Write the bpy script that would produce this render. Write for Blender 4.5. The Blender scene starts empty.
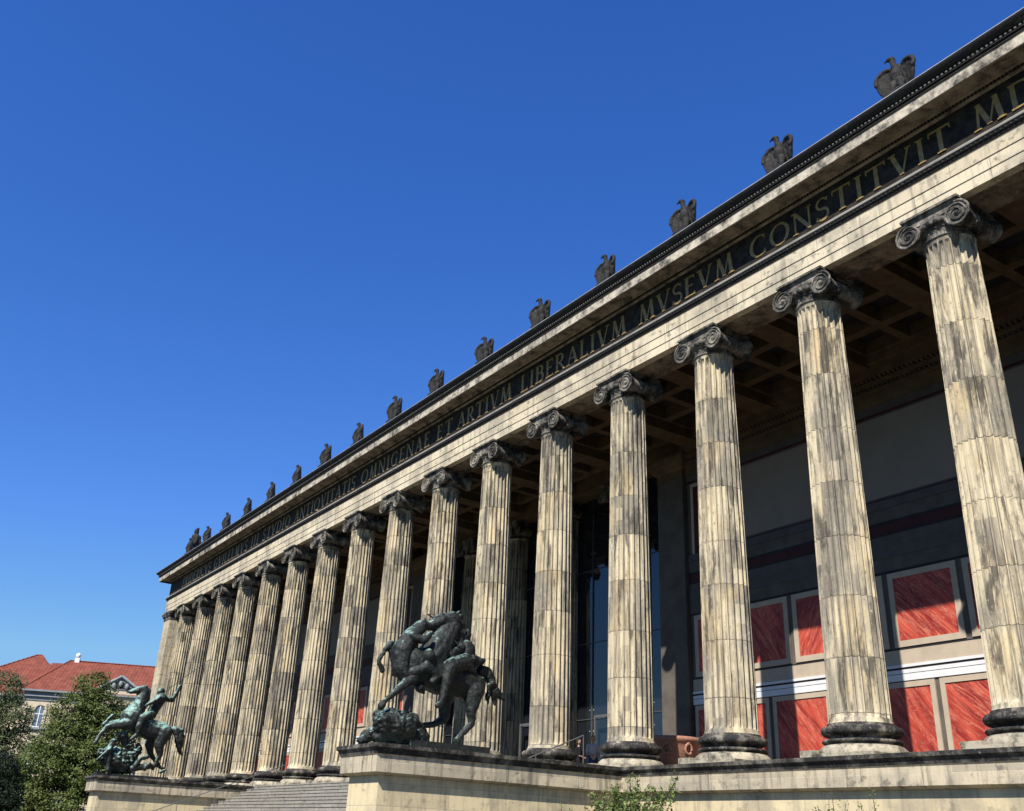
import bpy, bmesh, math, random
from mathutils import Vector, Matrix, noise
random.seed(7)
SC = bpy.context.scene
COL = SC.collection
PI = math.pi
R = math.radians
S = 4.5            # column spacing
FLOOR = -0.15
GROUND = -4.1

# ------------------------------------------------------------------ helpers
class MB:
    def __init__(s): s.v = []; s.f = []; s.smooth = []
    def add(s, vs, fs, sm=False):
        o = len(s.v); s.v += [tuple(v) for v in vs]
        for f in fs: s.f.append(tuple(i + o for i in f)); s.smooth.append(sm)
        return s
    def box(s, x0, x1, y0, y1, z0, z1):
        return s.add([(x0,y0,z0),(x1,y0,z0),(x1,y1,z0),(x0,y1,z0),(x0,y0,z1),(x1,y0,z1),(x1,y1,z1),(x0,y1,z1)],
                     [(0,3,2,1),(4,5,6,7),(0,1,5,4),(1,2,6,5),(2,3,7,6),(3,0,4,7)])
    def lathe(s, prof, n=48, cx=0, cy=0, cz=0, sm=True, axis='Z', caps=True):
        vs = []; m = len(prof)
        for (r, h) in prof:
            for k in range(n):
                a = 2*PI*k/n; c, d = r*math.cos(a), r*math.sin(a)
                vs.append((cx+c, cy+d, cz+h) if axis == 'Z' else (cx+c, cy+h, cz-d))
        fs = [(i*n+k, i*n+(k+1) % n, (i+1)*n+(k+1) % n, (i+1)*n+k) for i in range(m-1) for k in range(n)]
        s.add(vs, fs, sm)
        if caps:
            s.add(vs[:n], [tuple(reversed(range(n)))]); s.add(vs[-n:], [tuple(range(n))])
        return s
    def tube(s, pts, rad, n=8, sm=True):
        pts = [Vector(p) for p in pts]
        rad = rad if isinstance(rad, (list, tuple)) else [rad]*len(pts)
        vs = []
        for i, p in enumerate(pts):
            t = (pts[min(i+1, len(pts)-1)] - pts[max(i-1, 0)]).normalized()
            up = Vector((0, 0, 1)) if abs(t.z) < .95 else Vector((0, 1, 0))
            a = t.cross(up).normalized(); b = t.cross(a).normalized()
            for k in range(n):
                q = 2*PI*k/n
                vs.append(p + (a*math.cos(q) + b*math.sin(q))*rad[i])
        fs = [(i*n+k, (i+1)*n+k, (i+1)*n+(k+1) % n, i*n+(k+1) % n) for i in range(len(pts)-1) for k in range(n)]
        s.add(vs, fs, sm)
        s.add(vs[:n], [tuple(range(n))]); s.add(vs[-n:], [tuple(reversed(range(n)))])
        return s
    def ball(s, c, r, n=10, m=6, sc=(1, 1, 1)):
        vs = [(c[0], c[1], c[2]-r*sc[2])]
        for i in range(1, m):
            t = -PI/2 + PI*i/m
            for k in range(n):
                a = 2*PI*k/n
                vs.append((c[0]+r*sc[0]*math.cos(t)*math.cos(a), c[1]+r*sc[1]*math.cos(t)*math.sin(a), c[2]+r*sc[2]*math.sin(t)))
        vs.append((c[0], c[1], c[2]+r*sc[2]))
        fs = [(0, 1+(k+1) % n, 1+k) for k in range(n)]
        for i in range(m-2):
            for k in range(n):
                fs.append((1+i*n+k, 1+i*n+(k+1) % n, 1+(i+1)*n+(k+1) % n, 1+(i+1)*n+k))
        b = 1+(m-2)*n; e = len(vs)-1
        fs += [(b+k, b+(k+1) % n, e) for k in range(n)]
        return s.add(vs, fs, True)
    def capsule(s, a, ra, b, rb, n=12):
        a = Vector(a); b = Vector(b); L = (b-a).length
        if L < 1e-4: return s.ball(a, max(ra, rb))
        z = (b-a)/L; x = z.orthogonal().normalized(); y = z.cross(x)
        prof = []
        for i in range(1, 5):
            t = PI/2*i/4; prof.append((ra*math.sin(t), -ra*math.cos(t)))
        for i in range(0, 4):
            t = PI/2*i/4; prof.append((rb*math.cos(t), L+rb*math.sin(t)))
        vs = [a - z*ra]
        for r_, h in prof:
            for k in range(n):
                q = 2*PI*k/n; vs.append(a + z*h + (x*math.cos(q)+y*math.sin(q))*r_)
        vs.append(b + z*rb)
        fs = [(0, 1+(k+1) % n, 1+k) for k in range(n)]
        for i in range(len(prof)-1):
            for k in range(n):
                fs.append((1+i*n+k, 1+i*n+(k+1) % n, 1+(i+1)*n+(k+1) % n, 1+(i+1)*n+k))
        bb = 1+(len(prof)-1)*n; e = len(vs)-1
        fs += [(bb+k, bb+(k+1) % n, e) for k in range(n)]
        return s.add(vs, fs, True)
    def prism(s, poly, y0, y1):
        """polygon in x,z extruded along y"""
        n = len(poly)
        vs = [(x, y0, z) for x, z in poly] + [(x, y1, z) for x, z in poly]
        fs = [tuple(range(n)), tuple(reversed(range(n, 2*n)))] + [(i, i+n, (i+1) % n+n, (i+1) % n) for i in range(n)]
        return s.add(vs, fs)
    def sweep(s, prof, path, closed=False):
        """prof: (d,z) list, d = outward offset to the LEFT... of travel; path: xy points"""
        P = [Vector(p) for p in path]; n = len(P); ds = []
        for i in range(n):
            ns = []
            if i > 0 or closed:
                t = (P[i]-P[i-1]).normalized(); ns.append(Vector((-t.y, t.x)))
            if i < n-1 or closed:
                t = (P[(i+1) % n]-P[i]).normalized(); ns.append(Vector((-t.y, t.x)))
            if len(ns) == 1: ds.append(ns[0])
            else:
                m = (ns[0]+ns[1]); m = m / (m.length_squared/2); ds.append(m)
        vs = [(P[i].x+ds[i].x*d, P[i].y+ds[i].y*d, z) for i in range(n) for d, z in prof]
        m = len(prof)
        fs = []
        for i in range(n if closed else n-1):
            j = (i+1) % n
            for k in range(m-1): fs.append((i*m+k, j*m+k, j*m+k+1, i*m+k+1))
        return s.add(vs, fs)
    def mesh(s, name, mat, fix=True):
        me = bpy.data.meshes.new(name)
        me.from_pydata(s.v, [], s.f)
        me.polygons.foreach_set('use_smooth', s.smooth)
        if fix:
            bm = bmesh.new(); bm.from_mesh(me)
            bmesh.ops.recalc_face_normals(bm, faces=bm.faces); bm.to_mesh(me); bm.free()
        me.materials.append(mat); me.update()
        return me
    def build(s, name, mat, parent=None, fix=True, loc=None):
        return link(name, s.mesh(name, mat, fix), parent, loc)

def link(name, me, parent=None, loc=None):
    o = bpy.data.objects.new(name, me); COL.objects.link(o)
    if parent: o.parent = parent
    if loc: o.location = loc
    return o
def tag(o, label=None, cat=None, group=None, kind=None):
    if label: o['label'] = label
    if cat: o['category'] = cat
    if group: o['group'] = group
    if kind: o['kind'] = kind
    return o
def empty(name, loc=(0,0,0), rz=0):
    o = bpy.data.objects.new(name, None); COL.objects.link(o); o.location = loc; o.rotation_euler.z = rz
    o.empty_display_size = .3
    return o
def copy_tree(o, parent=None):
    kids = list(o.children)
    c = o.copy(); COL.objects.link(c); c.parent = parent
    for ch in kids: copy_tree(ch, c)
    return c
def clay(mb, name, mat, voxel, parent=None, smooth=4, jitter=0.0, jscale=3.0, group_off=None):
    """fuse overlapping lumps into one continuous smooth skin"""
    me = mb.mesh(name+'_raw', mat)
    t = bpy.data.objects.new('tmp', me); COL.objects.link(t)
    m = t.modifiers.new('r', 'REMESH'); m.mode = 'VOXEL'; m.voxel_size = voxel; m.use_smooth_shade = True
    if smooth:
        m2 = t.modifiers.new('s', 'SMOOTH'); m2.iterations = smooth; m2.factor = .5
    dg = bpy.context.evaluated_depsgraph_get(); dg.update()
    out = bpy.data.meshes.new_from_object(t.evaluated_get(dg))
    bpy.data.objects.remove(t); bpy.data.meshes.remove(me)
    if jitter:
        nn = [v.normal.copy() for v in out.vertices]
        for v, nrm in zip(out.vertices, nn):
            k = noise.fractal(v.co*jscale, .8, 2.1, 4)
            v.co += nrm*k*jitter
    out.name = name
    if not out.materials: out.materials.append(mat)
    out.polygons.foreach_set('use_smooth', [True]*len(out.polygons))
    out.update()
    return link(name, out, parent)

# ------------------------------------------------------------------ materials
class NT:
    def __init__(s, name, rough=.85, spec=.3):
        s.m = bpy.data.materials.new(name); s.m.use_nodes = True
        s.t = s.m.node_tree; s.b = s.t.nodes['Principled BSDF']
        s.b.inputs['Roughness'].default_value = rough
        s.b.inputs['Specular IOR Level'].default_value = spec
    def n(s, typ, **k):
        nd = s.t.nodes.new(typ)
        for a, b in k.items():
            if a == 'i':
                for q, w in b.items():
                    if isinstance(w, bpy.types.NodeSocket): s.t.links.new(w, nd.inputs[q])
                    else: nd.inputs[q].default_value = w
            else: setattr(nd, a, b)
        return nd
    def math(s, op, a, b=0.0, c=None, clamp=False):
        d = {0: a, 1: b}
        if c is not None: d[2] = c
        return s.n('ShaderNodeMath', operation=op, use_clamp=clamp, i=d).outputs[0]
    def mix(s, f, a, b, typ='MIX'):
        nd = s.n('ShaderNodeMix', data_type='RGBA', blend_type=typ)
        for q, w in ((0, f), (6, a), (7, b)):
            if isinstance(w, bpy.types.NodeSocket): s.t.links.new(w, nd.inputs[q])
            elif q == 0: nd.inputs[q].default_value = w
            else: nd.inputs[q].default_value = (*w, 1)
        return nd.outputs[2]
    def noise(s, vec, scale, detail=4, rough=.55, dist=0):
        return s.n('ShaderNodeTexNoise', i={'Vector': vec, 'Scale': scale, 'Detail': detail, 'Roughness': rough, 'Distortion': dist}).outputs[0]
    def ramp(s, f, lo, hi):
        return s.n('ShaderNodeMapRange', clamp=True, interpolation_type='SMOOTHSTEP', i={0: f, 1: lo, 2: hi}).outputs[0]
    def coord(s, world=False):
        if world: return s.n('ShaderNodeNewGeometry').outputs['Position']
        return s.n('ShaderNodeTexCoord').outputs['Object']
    def scale(s, v, x, y, z):
        return s.n('ShaderNodeVectorMath', operation='MULTIPLY', i={0: v, 1: (x, y, z)}).outputs[0]
    def add(s, v, w):
        return s.n('ShaderNodeVectorMath', operation='ADD', i={0: v, 1: w}).outputs[0]
    def col(s, c):
        if isinstance(c, bpy.types.NodeSocket): s.t.links.new(c, s.b.inputs['Base Color'])
        else: s.b.inputs['Base Color'].default_value = (*c, 1)
        return s
    def bump(s, h, strength=.3, dist=.02):
        nd = s.n('ShaderNodeBump', i={'Height': h, 'Strength': strength, 'Distance': dist})
        s.t.links.new(nd.outputs[0], s.b.inputs['Normal']); return s

def rand_vec(T):
    r = T.n('ShaderNodeObjectInfo').outputs['Random']
    return T.n('ShaderNodeCombineXYZ', i={0: T.math('MULTIPLY', r, 37.0), 1: T.math('MULTIPLY', r, 91.0), 2: T.math('MULTIPLY', r, 53.0)}).outputs[0], r

CREAM = (.565, .485, .335); OCHRE = (.57, .445, .255); GREY = (.26, .23, .18); SOOT = (.02, .019, .018)

def stone_column(name, drums=True, soot=0.0):
    T = NT(name, .9, .2)
    c = T.coord(); rv, r = rand_vec(T); v = T.add(c, rv)
    z = T.n('ShaderNodeSeparateXYZ', i={0: c}).outputs[2]
    # drums of uneven height, each with its own tone
    zz = T.math('ADD', T.math('DIVIDE', z, 1.62), T.math('MULTIPLY', r, 9.0))
    zz = T.math('ADD', zz, T.math('MULTIPLY', T.noise(T.n('ShaderNodeCombineXYZ', i={2: T.math('ADD', zz, r)}).outputs[0], .8, 0), .5))
    fl = T.math('FLOOR', zz); fr = T.math('SUBTRACT', zz, fl)
    wn = T.n('ShaderNodeTexWhiteNoise', noise_dimensions='2D', i={'Vector': T.n('ShaderNodeCombineXYZ', i={0: fl, 1: r}).outputs[0]}).outputs[0]
    joint = T.math('LESS_THAN', fr, .013)
    wv = T.n('ShaderNodeCombineXYZ', i={0: T.math('MULTIPLY', wn, 3.0), 2: T.math('MULTIPLY', wn, 5.0)}).outputs[0]
    vd = T.add(v, wv)
    big = T.noise(T.scale(vd, 1.0, 1.0, .28), 1.1, 5, .6)
    base = T.mix(T.ramp(T.math('ADD', T.math('MULTIPLY', wn, .16), big), .50, .70), CREAM, GREY)
    base = T.mix(T.math('MULTIPLY', T.ramp(T.noise(T.scale(vd, .9, .9, .4), 1.1, 4), .50, .68), .65), base, OCHRE)
    streak = T.ramp(T.noise(T.scale(v, 5.0, 5.0, .3), 1.0, 6, .66), .46, .64)
    base = T.mix(T.math('MULTIPLY', streak, .62), base, (.105, .092, .073))
    hz = T.ramp(z, 5.0, 12.5)
    patch = T.ramp(T.math('ADD', T.noise(T.scale(vd, 2.3, 2.3, .42), 1.3, 8, .68, .3), T.math('MULTIPLY', hz, .035)), .50, .63)
    base = T.mix(T.math('MULTIPLY', patch, .85), base, (.062, .056, .048))
    fine = T.noise(T.scale(v, 14, 14, 6), 1.0, 6, .75)
    base = T.mix(T.math('MULTIPLY', T.ramp(fine, .55, .68), .75), base, (.085, .075, .062))
    base = T.mix(T.math('MULTIPLY', T.ramp(fine, .44, .30), .6), base, (.70, .62, .47))
    # replaced stones: small upright rectangles of another tone
    ang = T.n('ShaderNodeMath', operation='ARCTAN2', i={0: T.n('ShaderNodeSeparateXYZ', i={0: c}).outputs[0], 1: T.n('ShaderNodeSeparateXYZ', i={0: c}).outputs[1]}).outputs[0]
    cell = T.n('ShaderNodeCombineXYZ', i={0: T.math('FLOOR', T.math('MULTIPLY', ang, 2.6)), 1: T.math('FLOOR', T.math('MULTIPLY', zz, 3.0)), 2: r}).outputs[0]
    cn = T.n('ShaderNodeTexWhiteNoise', noise_dimensions='3D', i={'Vector': cell}).outputs[0]
    base = T.mix(T.math('MULTIPLY', T.math('GREATER_THAN', cn, .975), .5), base, (.16, .14, .12))
    base = T.mix(T.math('MULTIPLY', T.math('LESS_THAN', cn, .02), .4), base, (.68, .58, .40))
    if drums: base = T.mix(T.math('MULTIPLY', joint, .75), base, (.07, .06, .05))
    T.col(base)
    T.bump(T.math('SUBTRACT', T.math('ADD', fine, T.math('MULTIPLY', T.noise(v, 3, 5), .6)), joint), .55, .02)
    return T.m

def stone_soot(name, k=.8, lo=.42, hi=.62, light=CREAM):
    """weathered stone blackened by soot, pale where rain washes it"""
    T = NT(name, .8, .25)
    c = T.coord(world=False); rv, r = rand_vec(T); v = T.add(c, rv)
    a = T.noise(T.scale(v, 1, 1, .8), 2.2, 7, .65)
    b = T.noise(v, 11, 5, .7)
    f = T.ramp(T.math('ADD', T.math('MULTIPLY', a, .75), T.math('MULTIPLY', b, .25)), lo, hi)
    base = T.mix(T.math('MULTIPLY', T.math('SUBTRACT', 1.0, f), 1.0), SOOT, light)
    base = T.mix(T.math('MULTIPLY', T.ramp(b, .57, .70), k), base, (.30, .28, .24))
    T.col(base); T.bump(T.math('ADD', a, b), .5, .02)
    return T.m

def stone_ashlar(name, bw=1.5, bh=.62, c1=CREAM, c2=(.45,.36,.23), soot=.45, rowoff=0.0, mortar=(.62,.56,.44), msize=.006, grime=.5):
    T = NT(name, .88, .2)
    p = T.coord(); sp = T.n('ShaderNodeSeparateXYZ', i={0: p})
    u = T.math('ADD', sp.outputs[0], sp.outputs[1])
    w = T.n('ShaderNodeCombineXYZ', i={0: u, 1: T.math('ADD', sp.outputs[2], rowoff)}).outputs[0]
    br = T.n('ShaderNodeTexBrick', offset=.5, i={'Vector': w, 'Color1': (*c1, 1), 'Color2': (*c2, 1), 'Mortar': (*mortar, 1), 'Scale': 1.0, 'Mortar Size': msize, 'Mortar Smooth': .1, 'Bias': -.2, 'Brick Width': bw, 'Row Height': bh})
    base = br.outputs[0]
    big = T.noise(T.scale(p, 1, 1, .7), .9, 5, .6)
    base = T.mix(T.math('MULTIPLY', T.ramp(big, .45, .65), .6), base, GREY)
    st = T.ramp(T.noise(T.scale(p, 6, 6, .45), 1.0, 6, .65), .48, .7)
    base = T.mix(T.math('MULTIPLY', st, grime), base, (.13, .115, .09))
    f2 = T.noise(T.scale(p, 1.3, 1.3, 1.6), 2.0, 8, .7)
    base = T.mix(T.math('MULTIPLY', T.ramp(f2, .54, .66), soot), base, (.07, .063, .054))
    fine = T.noise(p, 14, 5, .7)
    base = T.mix(T.math('MULTIPLY', T.ramp(fine, .56, .72), .35), base, (.15, .13, .10))
    T.col(base); T.bump(T.math('SUBTRACT', T.math('ADD', fine, big), br.outputs[1]), .35, .015)
    return T.m

def plain(name, c, rough=.7, spec=.3, var=.15, sc=3.0, bump=.15):
    T = NT(name, rough, spec); v = T.coord()
    n = T.noise(v, sc, 5, .6)
    T.col(T.mix(T.ramp(n, .3, .7), tuple(x*(1-var) for x in c), tuple(min(1, x*(1+var)) for x in c)))
    if bump: T.bump(T.noise(v, sc*6, 4), bump, .01)
    return T.m

def marble_red(name):
    T = NT(name, .45, .3); c = T.coord(); rv, r = rand_vec(T); v = T.add(c, rv)
    # diagonal veins, leaning one way or the other from panel to panel
    s = T.n('ShaderNodeSeparateXYZ', i={0: v})
    sgn = T.math('SUBTRACT', T.math('MULTIPLY', T.math('GREATER_THAN', r, .45), 2.0), 1.0)
    k_ = T.math('MULTIPLY', T.math('ADD', .55, T.math('MULTIPLY', T.math('FRACT', T.math('MULTIPLY', r, 7.0)), .5)), sgn)
    a = T.math('ADD', s.outputs[0], T.math('MULTIPLY', s.outputs[2], k_))
    w = T.n('ShaderNodeCombineXYZ', i={0: T.math('MULTIPLY', a, 1.9), 2: T.math('MULTIPLY', s.outputs[2], .45)}).outputs[0]
    n1 = T.noise(w, 1.3, 6, .6, 1.0); n2 = T.noise(T.add(w, (7.7, 3.1, 2.2)), 2.0, 7, .62, 1.4); n3 = T.noise(T.add(w, (2.7, 9.1, 5.2)), 2.6, 5, .6, 1.2)
    base = T.mix(T.ramp(n1, .34, .66), (.24, .022, .018), (.52, .085, .05))
    base = T.mix(T.math('MULTIPLY', T.ramp(n3, .52, .70), .75), base, (.64, .19, .11))
    vein = T.ramp(T.math('ABSOLUTE', T.math('SUBTRACT', n2, .5)), .022, .0)
    base = T.mix(T.math('MULTIPLY', vein, .35), base, (.74, .38, .28))
    base = T.mix(T.math('MULTIPLY', T.ramp(n2, .58, .74), .6), base, (.16, .012, .012))
    T.col(base); return T.m

def bronze(name, lo, hi):
    T = NT(name, .55, .45); p = T.coord()
    g = T.n('ShaderNodeNewGeometry').outputs['Normal']; nz = T.n('ShaderNodeSeparateXYZ', i={0: g})
    n = T.noise(T.scale(p, 1, 1, .6), 2.6, 7, .65); n2 = T.noise(p, 9, 5, .7)
    up = T.math('ADD', T.math('MULTIPLY', nz.outputs[2], .55), T.math('MULTIPLY', nz.outputs[1], -.22))  # patina weight; pale tops and fronts also paint in some sun highlight
    f = T.ramp(T.math('ADD', T.math('ADD', n, up), T.math('MULTIPLY', n2, .3)), lo, hi)
    base = T.mix(T.ramp(n2, .35, .65), (.007, .008, .0075), (.022, .027, .024))
    base = T.mix(f, base, (.23, .37, .315))
    T.col(base); T.b.inputs['Metallic'].default_value = .25
    T.bump(T.math('ADD', n2, T.math('ADD', n, T.noise(p, 24, 4, .7))), .6, .03); return T.m

def leaf_mat(name, a, b, c):
    T = NT(name, .6, .25)
    p = T.coord(); n = T.noise(p, .5, 3); n2 = T.noise(p, 5, 2)
    base = T.mix(T.ramp(n, .35, .65), a, b); base = T.mix(T.ramp(n2, .45, .7), base, c)
    T.col(base)
    T.b.inputs['Subsurface Weight'].default_value = 0
    tr = T.n('ShaderNodeBsdfTranslucent'); T.t.links.new(base, tr.inputs[0])
    mx = T.n('ShaderNodeMixShader', i={0: .22}); out = T.t.nodes['Material Output']
    T.t.links.new(T.b.outputs[0], mx.inputs[1]); T.t.links.new(tr.outputs[0], mx.inputs[2]); T.t.links.new(mx.outputs[0], out.inputs[0])
    return T.m

def roof_tile(name):
    T = NT(name, .8, .2); p = T.coord(); s = T.n('ShaderNodeSeparateXYZ', i={0: p})
    n = T.noise(p, 1.2, 5, .6); nf = T.noise(p, 9, 4, .7)
    ws = T.math('SINE', T.math('MULTIPLY', s.outputs[0], 14.0)); wz = T.math('SINE', T.math('MULTIPLY', s.outputs[2], 22.0))
    h = T.math('MULTIPLY', T.math('ADD', ws, wz), .25)
    base = T.mix(T.ramp(n, .35, .7), (.155, .042, .028), (.225, .07, .042))
    base = T.mix(T.math('MULTIPLY', T.ramp(nf, .5, .75), .5), base, (.16, .04, .025))
    T.col(base); T.bump(h, .8, .08); return T.m

M = {}
M['column'] = stone_column('sandstone_column')
M['capital'] = stone_soot('sandstone_capital', .4, .29, .60, (.36, .325, .26))
M['base'] = stone_soot('sandstone_base_dark', .8, .27, .52, (.36, .32, .25))
M['plinth'] = stone_soot('sandstone_plinth', .6, .42, .66, (.42, .37, .27))
M['dark'] = stone_soot('sandstone_blackened', .16, .15, .46, (.20, .18, .15))
M['frieze'] = plain('frieze_blackened', (.024, .019, .014), .8, .2, .6, 4)
M['architrave'] = stone_ashlar('architrave_stone', 2.25, 3.0, (.64,.55,.39), (.50,.42,.29), .6, 0.4, (.2,.18,.14), .007, .5)
M['corona'] = stone_soot('corona_stone', .55, .38, .66, (.55, .48, .37))
M['podium'] = stone_ashlar('podium_stone', 1.9, .56, (.66,.55,.34), (.52,.43,.27), .35, 0.0, (.45,.38,.27), .01, .35)
M['podband'] = stone_ashlar('podium_band_stone', 2.2, 3.0, (.54,.46,.32), (.36,.31,.23), .6, 0.6, (.55,.48,.36), .008, .85)
M['step'] = stone_ashlar('step_stone', 1.6, .17, (.30,.28,.24), (.22,.21,.18), .5, 0.04, (.12,.11,.10), .01, .6)
M['endwall'] = stone_ashlar('end_wall_stone', 1.7, .75, (.54,.45,.30), (.38,.33,.24), .6, 0.2, (.16,.14,.11), .012, .75)
M['gold'] = plain('gilded_letter', (.25, .165, .05), .42, .5, .3, 6, 0)
M['cap'] = stone_soot('dark_cap_stone', .6, .28, .56, (.24, .215, .17))  # podium cap: mottled, darker than the band and wall below
M['fillet'] = stone_soot('grey_fillet_stone', .5, .45, .8, (.26, .24, .21))
M['floor'] = plain('dark_floor_slabs', (.13, .12, .10), .8, .2, .2, 2)
M['lead'] = plain('lead_flashing', (.30, .30, .31), .55, .5, .2, 3)
M['marble'] = marble_red('painted_red_marble')
M['frame'] = plain('painted_beige_frame', (.44, .36, .27), .7, .25, .08, 2)
M['white'] = plain('painted_white_band', (.66, .66, .66), .65, .25, .06, 2)
M['greyband'] = plain('painted_bluegrey_band', (.095, .080, .074), .7, .25, .12, 2)
M['greystone'] = plain('grey_wall_stone', (.11, .094, .078), .8, .2, .18, 1.5)
M['darkred'] = plain('painted_darkred_line', (.055, .010, .010), .6, .3, .15, 3)
M['blackline'] = plain('painted_black_line', (.02, .02, .02), .6, .3, .15, 3)
M['mural'] = plain('plain_grey_plaster', (.25, .21, .175), .85, .15, .07, .8)
M['ochrewood'] = plain('ochre_painted_wood', (.12, .082, .045), .7, .25, .25, 2)
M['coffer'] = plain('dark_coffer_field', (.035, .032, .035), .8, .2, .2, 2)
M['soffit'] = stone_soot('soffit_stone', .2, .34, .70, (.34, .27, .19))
M['bronze'] = bronze('patinated_bronze', 1.06, 1.34)
M['bronzegreen'] = bronze('green_patinated_bronze', .80, 1.20)
M['granite'] = plain('red_granite', (.34, .17, .12), .5, .4, .25, 20)
M['steel'] = plain('painted_steel', (.10, .10, .10), .4, .5, .1, 4)
M['steelgrey'] = plain('brushed_steel', (.42, .42, .41), .35, .5, .1, 4)
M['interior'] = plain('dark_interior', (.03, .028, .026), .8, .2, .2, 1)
M['ground'] = plain('pale_gravel', (.12, .11, .09), .95, .1, .15, 8, .4)
M['grass'] = plain('lawn_green', (.06, .09, .03), .95, .1, .3, 3, .4)
M['bark'] = plain('tree_bark', (.07, .055, .04), .95, .1, .3, 6, .5)
M['leaf1'] = leaf_mat('leaves_linden', (.10, .135, .034), (.155, .185, .052), (.055, .078, .022))
M['leaf2'] = leaf_mat('leaves_greygreen', (.115, .14, .058), (.17, .19, .09), (.07, .09, .038))
M['leaf3'] = leaf_mat('leaves_dark', (.014, .028, .014), (.02, .035, .016), (.010, .018, .010))  # near-black: the corner tree's shade is put into the leaf colour
M['leaf4'] = leaf_mat('leaves_shrub', (.12, .17, .045), (.20, .25, .085), (.06, .10, .025))
M['tile'] = roof_tile('red_roof_tile')
M['bgwall'] = plain('pale_sandstone_facade', (.50, .42, .30), .9, .15, .12, 1.2)
M['bggrey'] = plain('grey_zinc_cornice', (.20, .215, .22), .6, .4, .15, 2)
M['winwhite'] = plain('white_window_frame', (.70, .70, .68), .5, .3, .05, 2)
gl = NT('window_glass', .05, .8); gl.col((.12, .15, .19)); M['pane'] = gl.m
G = NT('reflective_glass', .015, .5); G.col((.012, .014, .018)); G.b.inputs['IOR'].default_value = 1.62
G.b.inputs['Specular IOR Level'].default_value = .5
G.bump(G.noise(G.coord(), .35, 2), .02, .05); M['glass'] = G.m

# ================================================================== MUSEUM
museum = empty('museum_building', (38.25, 0, 0))
tag(museum, 'long classical museum with a colonnade of fluted columns and a black lettered frieze', 'museum')
MU = Vector((38.25, 0, 0))
def mpart(mb, name, mat, parent=None, fix=True):
    o = mb.build(name, mat, parent or museum, fix)
    if parent is None: o.location = -MU       # geometry is written in world coordinates
    return o
XL, XR, YF = -4.6, 81.1, -.65
around = [(XR, 15), (XR, YF), (XL, YF), (XL, 15)]   # travelled so that the left-hand normal faces out
# sweep() offsets to the left of travel: right side goes -y? keep (XR,15)->(XR,YF)->(XL,YF)->(XL,15)

# --- podium with the two stair cheeks
podprof = [(-.2, FLOOR), (.34, FLOOR), (.34, FLOOR-.10), (.28, FLOOR-.14), (.24, FLOOR-.26)]
band = [(.241, FLOOR-.26), (.21, FLOOR-.30), (.21, -.86), (.17, -.88), (.10, -.91), (.02, -.93)]
wallp = [(0, -.93), (0, GROUND-.2)]
rightpath = [(XR+.6, 16), (XR+.6, -1.1), (54.83, -1.1), (54.83, -9.55), (53.05, -9.55), (53.05, -1.0)]
leftpath = [(23.7, -1.0), (23.7, -9.55), (21.9, -9.55), (21.9, -1.1), (XL-.6, -1.1), (XL-.6, 16)]
for path in (rightpath, leftpath):
    w = MB().sweep(wallp, path)
    po = mpart(w, 'podium_wall', M['podium'])
    mb = MB().sweep(podprof, path)
    cap = mb.build('podium_cap', M['cap'], po)
    MB().sweep(band, path).build('podium_band', M['podband'], po)
# inner corner patches of cheek tops and the portico floor
mpart(MB().box(53.06, 54.82, -9.54, -1.05, FLOOR-.35, FLOOR+.002), 'cheek_top', M['plinth'])
mpart(MB().box(21.91, 23.69, -9.54, -1.05, FLOOR-.35, FLOOR+.002), 'cheek_top', M['plinth'])
mpart(MB().box(XL-.55, XR+.55, -1.04, 12.0, GROUND, FLOOR+.004), 'portico_floor', M['floor'])
# --- staircase
st = MB(); n = 23; rise = (FLOOR-GROUND)/n
for i in range(n):
    z1 = FLOOR-.002 - i*rise
    y0 = -1.05 - i*.36
    st.box(23.71, 53.04, y0-.40, y0, z1-rise, z1)
    st.box(23.71, 53.04, y0-.42, y0-.40, z1-.05, z1-.003)
mpart(st, 'staircase', M['step'])

# --- columns
def column_shaft():
    mb = MB(); nf = 24; seg = 8; z0, z1 = .70, 13.03
    zs = [0, .06, .14, .20, .26, .32, .40, .5] + [.5 + (z1-z0-1.0)*i/14 for i in range(1, 14)] + [z1-z0-.5, z1-z0-.36, z1-z0-.28, z1-z0-.22, z1-z0-.16, z1-z0-.1, z1-z0-.04, z1-z0]
    L = z1-z0; vs = []
    for z in zs:
        t = z/L
        r = .775 - .125*(t**1.5*.75 + t*.25)
        if z < .2: r += .045*(1-z/.2)**2
        if L-z < .12: r += .03*(1-(L-z)/.12)**2
        k = min(1, max(0, (z-.16)/.22)); k2 = min(1, max(0, (L-z-.13)/.2)); kk = math.sqrt(max(0, 1-(1-k)**2))*math.sqrt(max(0, 1-(1-k2)**2))
        for f in range(nf):
            for j in range(seg):
                u = j/seg; a = 2*PI*(f+u)/nf
                d = 0
                if u >= .13: q = (u-.13)/.87*2-1; d = .105*math.sqrt(max(0, 1-q*q))*kk
                vs.append(((r-d)*math.cos(a), (r-d)*math.sin(a), z))
    N = nf*seg
    fs = [(i*N+k, i*N+(k+1) % N, (i+1)*N+(k+1) % N, (i+1)*N+k) for i in range(len(zs)-1) for k in range(N)]
    mb.add(vs, fs, False)
    return mb
def column_base():
    p = [(.77, .72), (.84, .72), (.84, .66)]
    for i in range(9):
        a = PI/2 - PI*i/8; p.append((.90+.115*math.cos(a), .535+.115*math.sin(a)))
    p += [(.86, .41), (.83, .37), (.87, .33), (.93, .32)]
    for i in range(7):
        a = PI/2 - PI*i/6; p.append((.96+.045*math.cos(a), .275+.045*math.sin(a)))
    p += [(.95, .22), (.93, .21), (.97, .18)]
    p = [(r, z-.7) for r, z in p][::-1]
    return MB().lathe(p, 56, caps=False)
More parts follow.
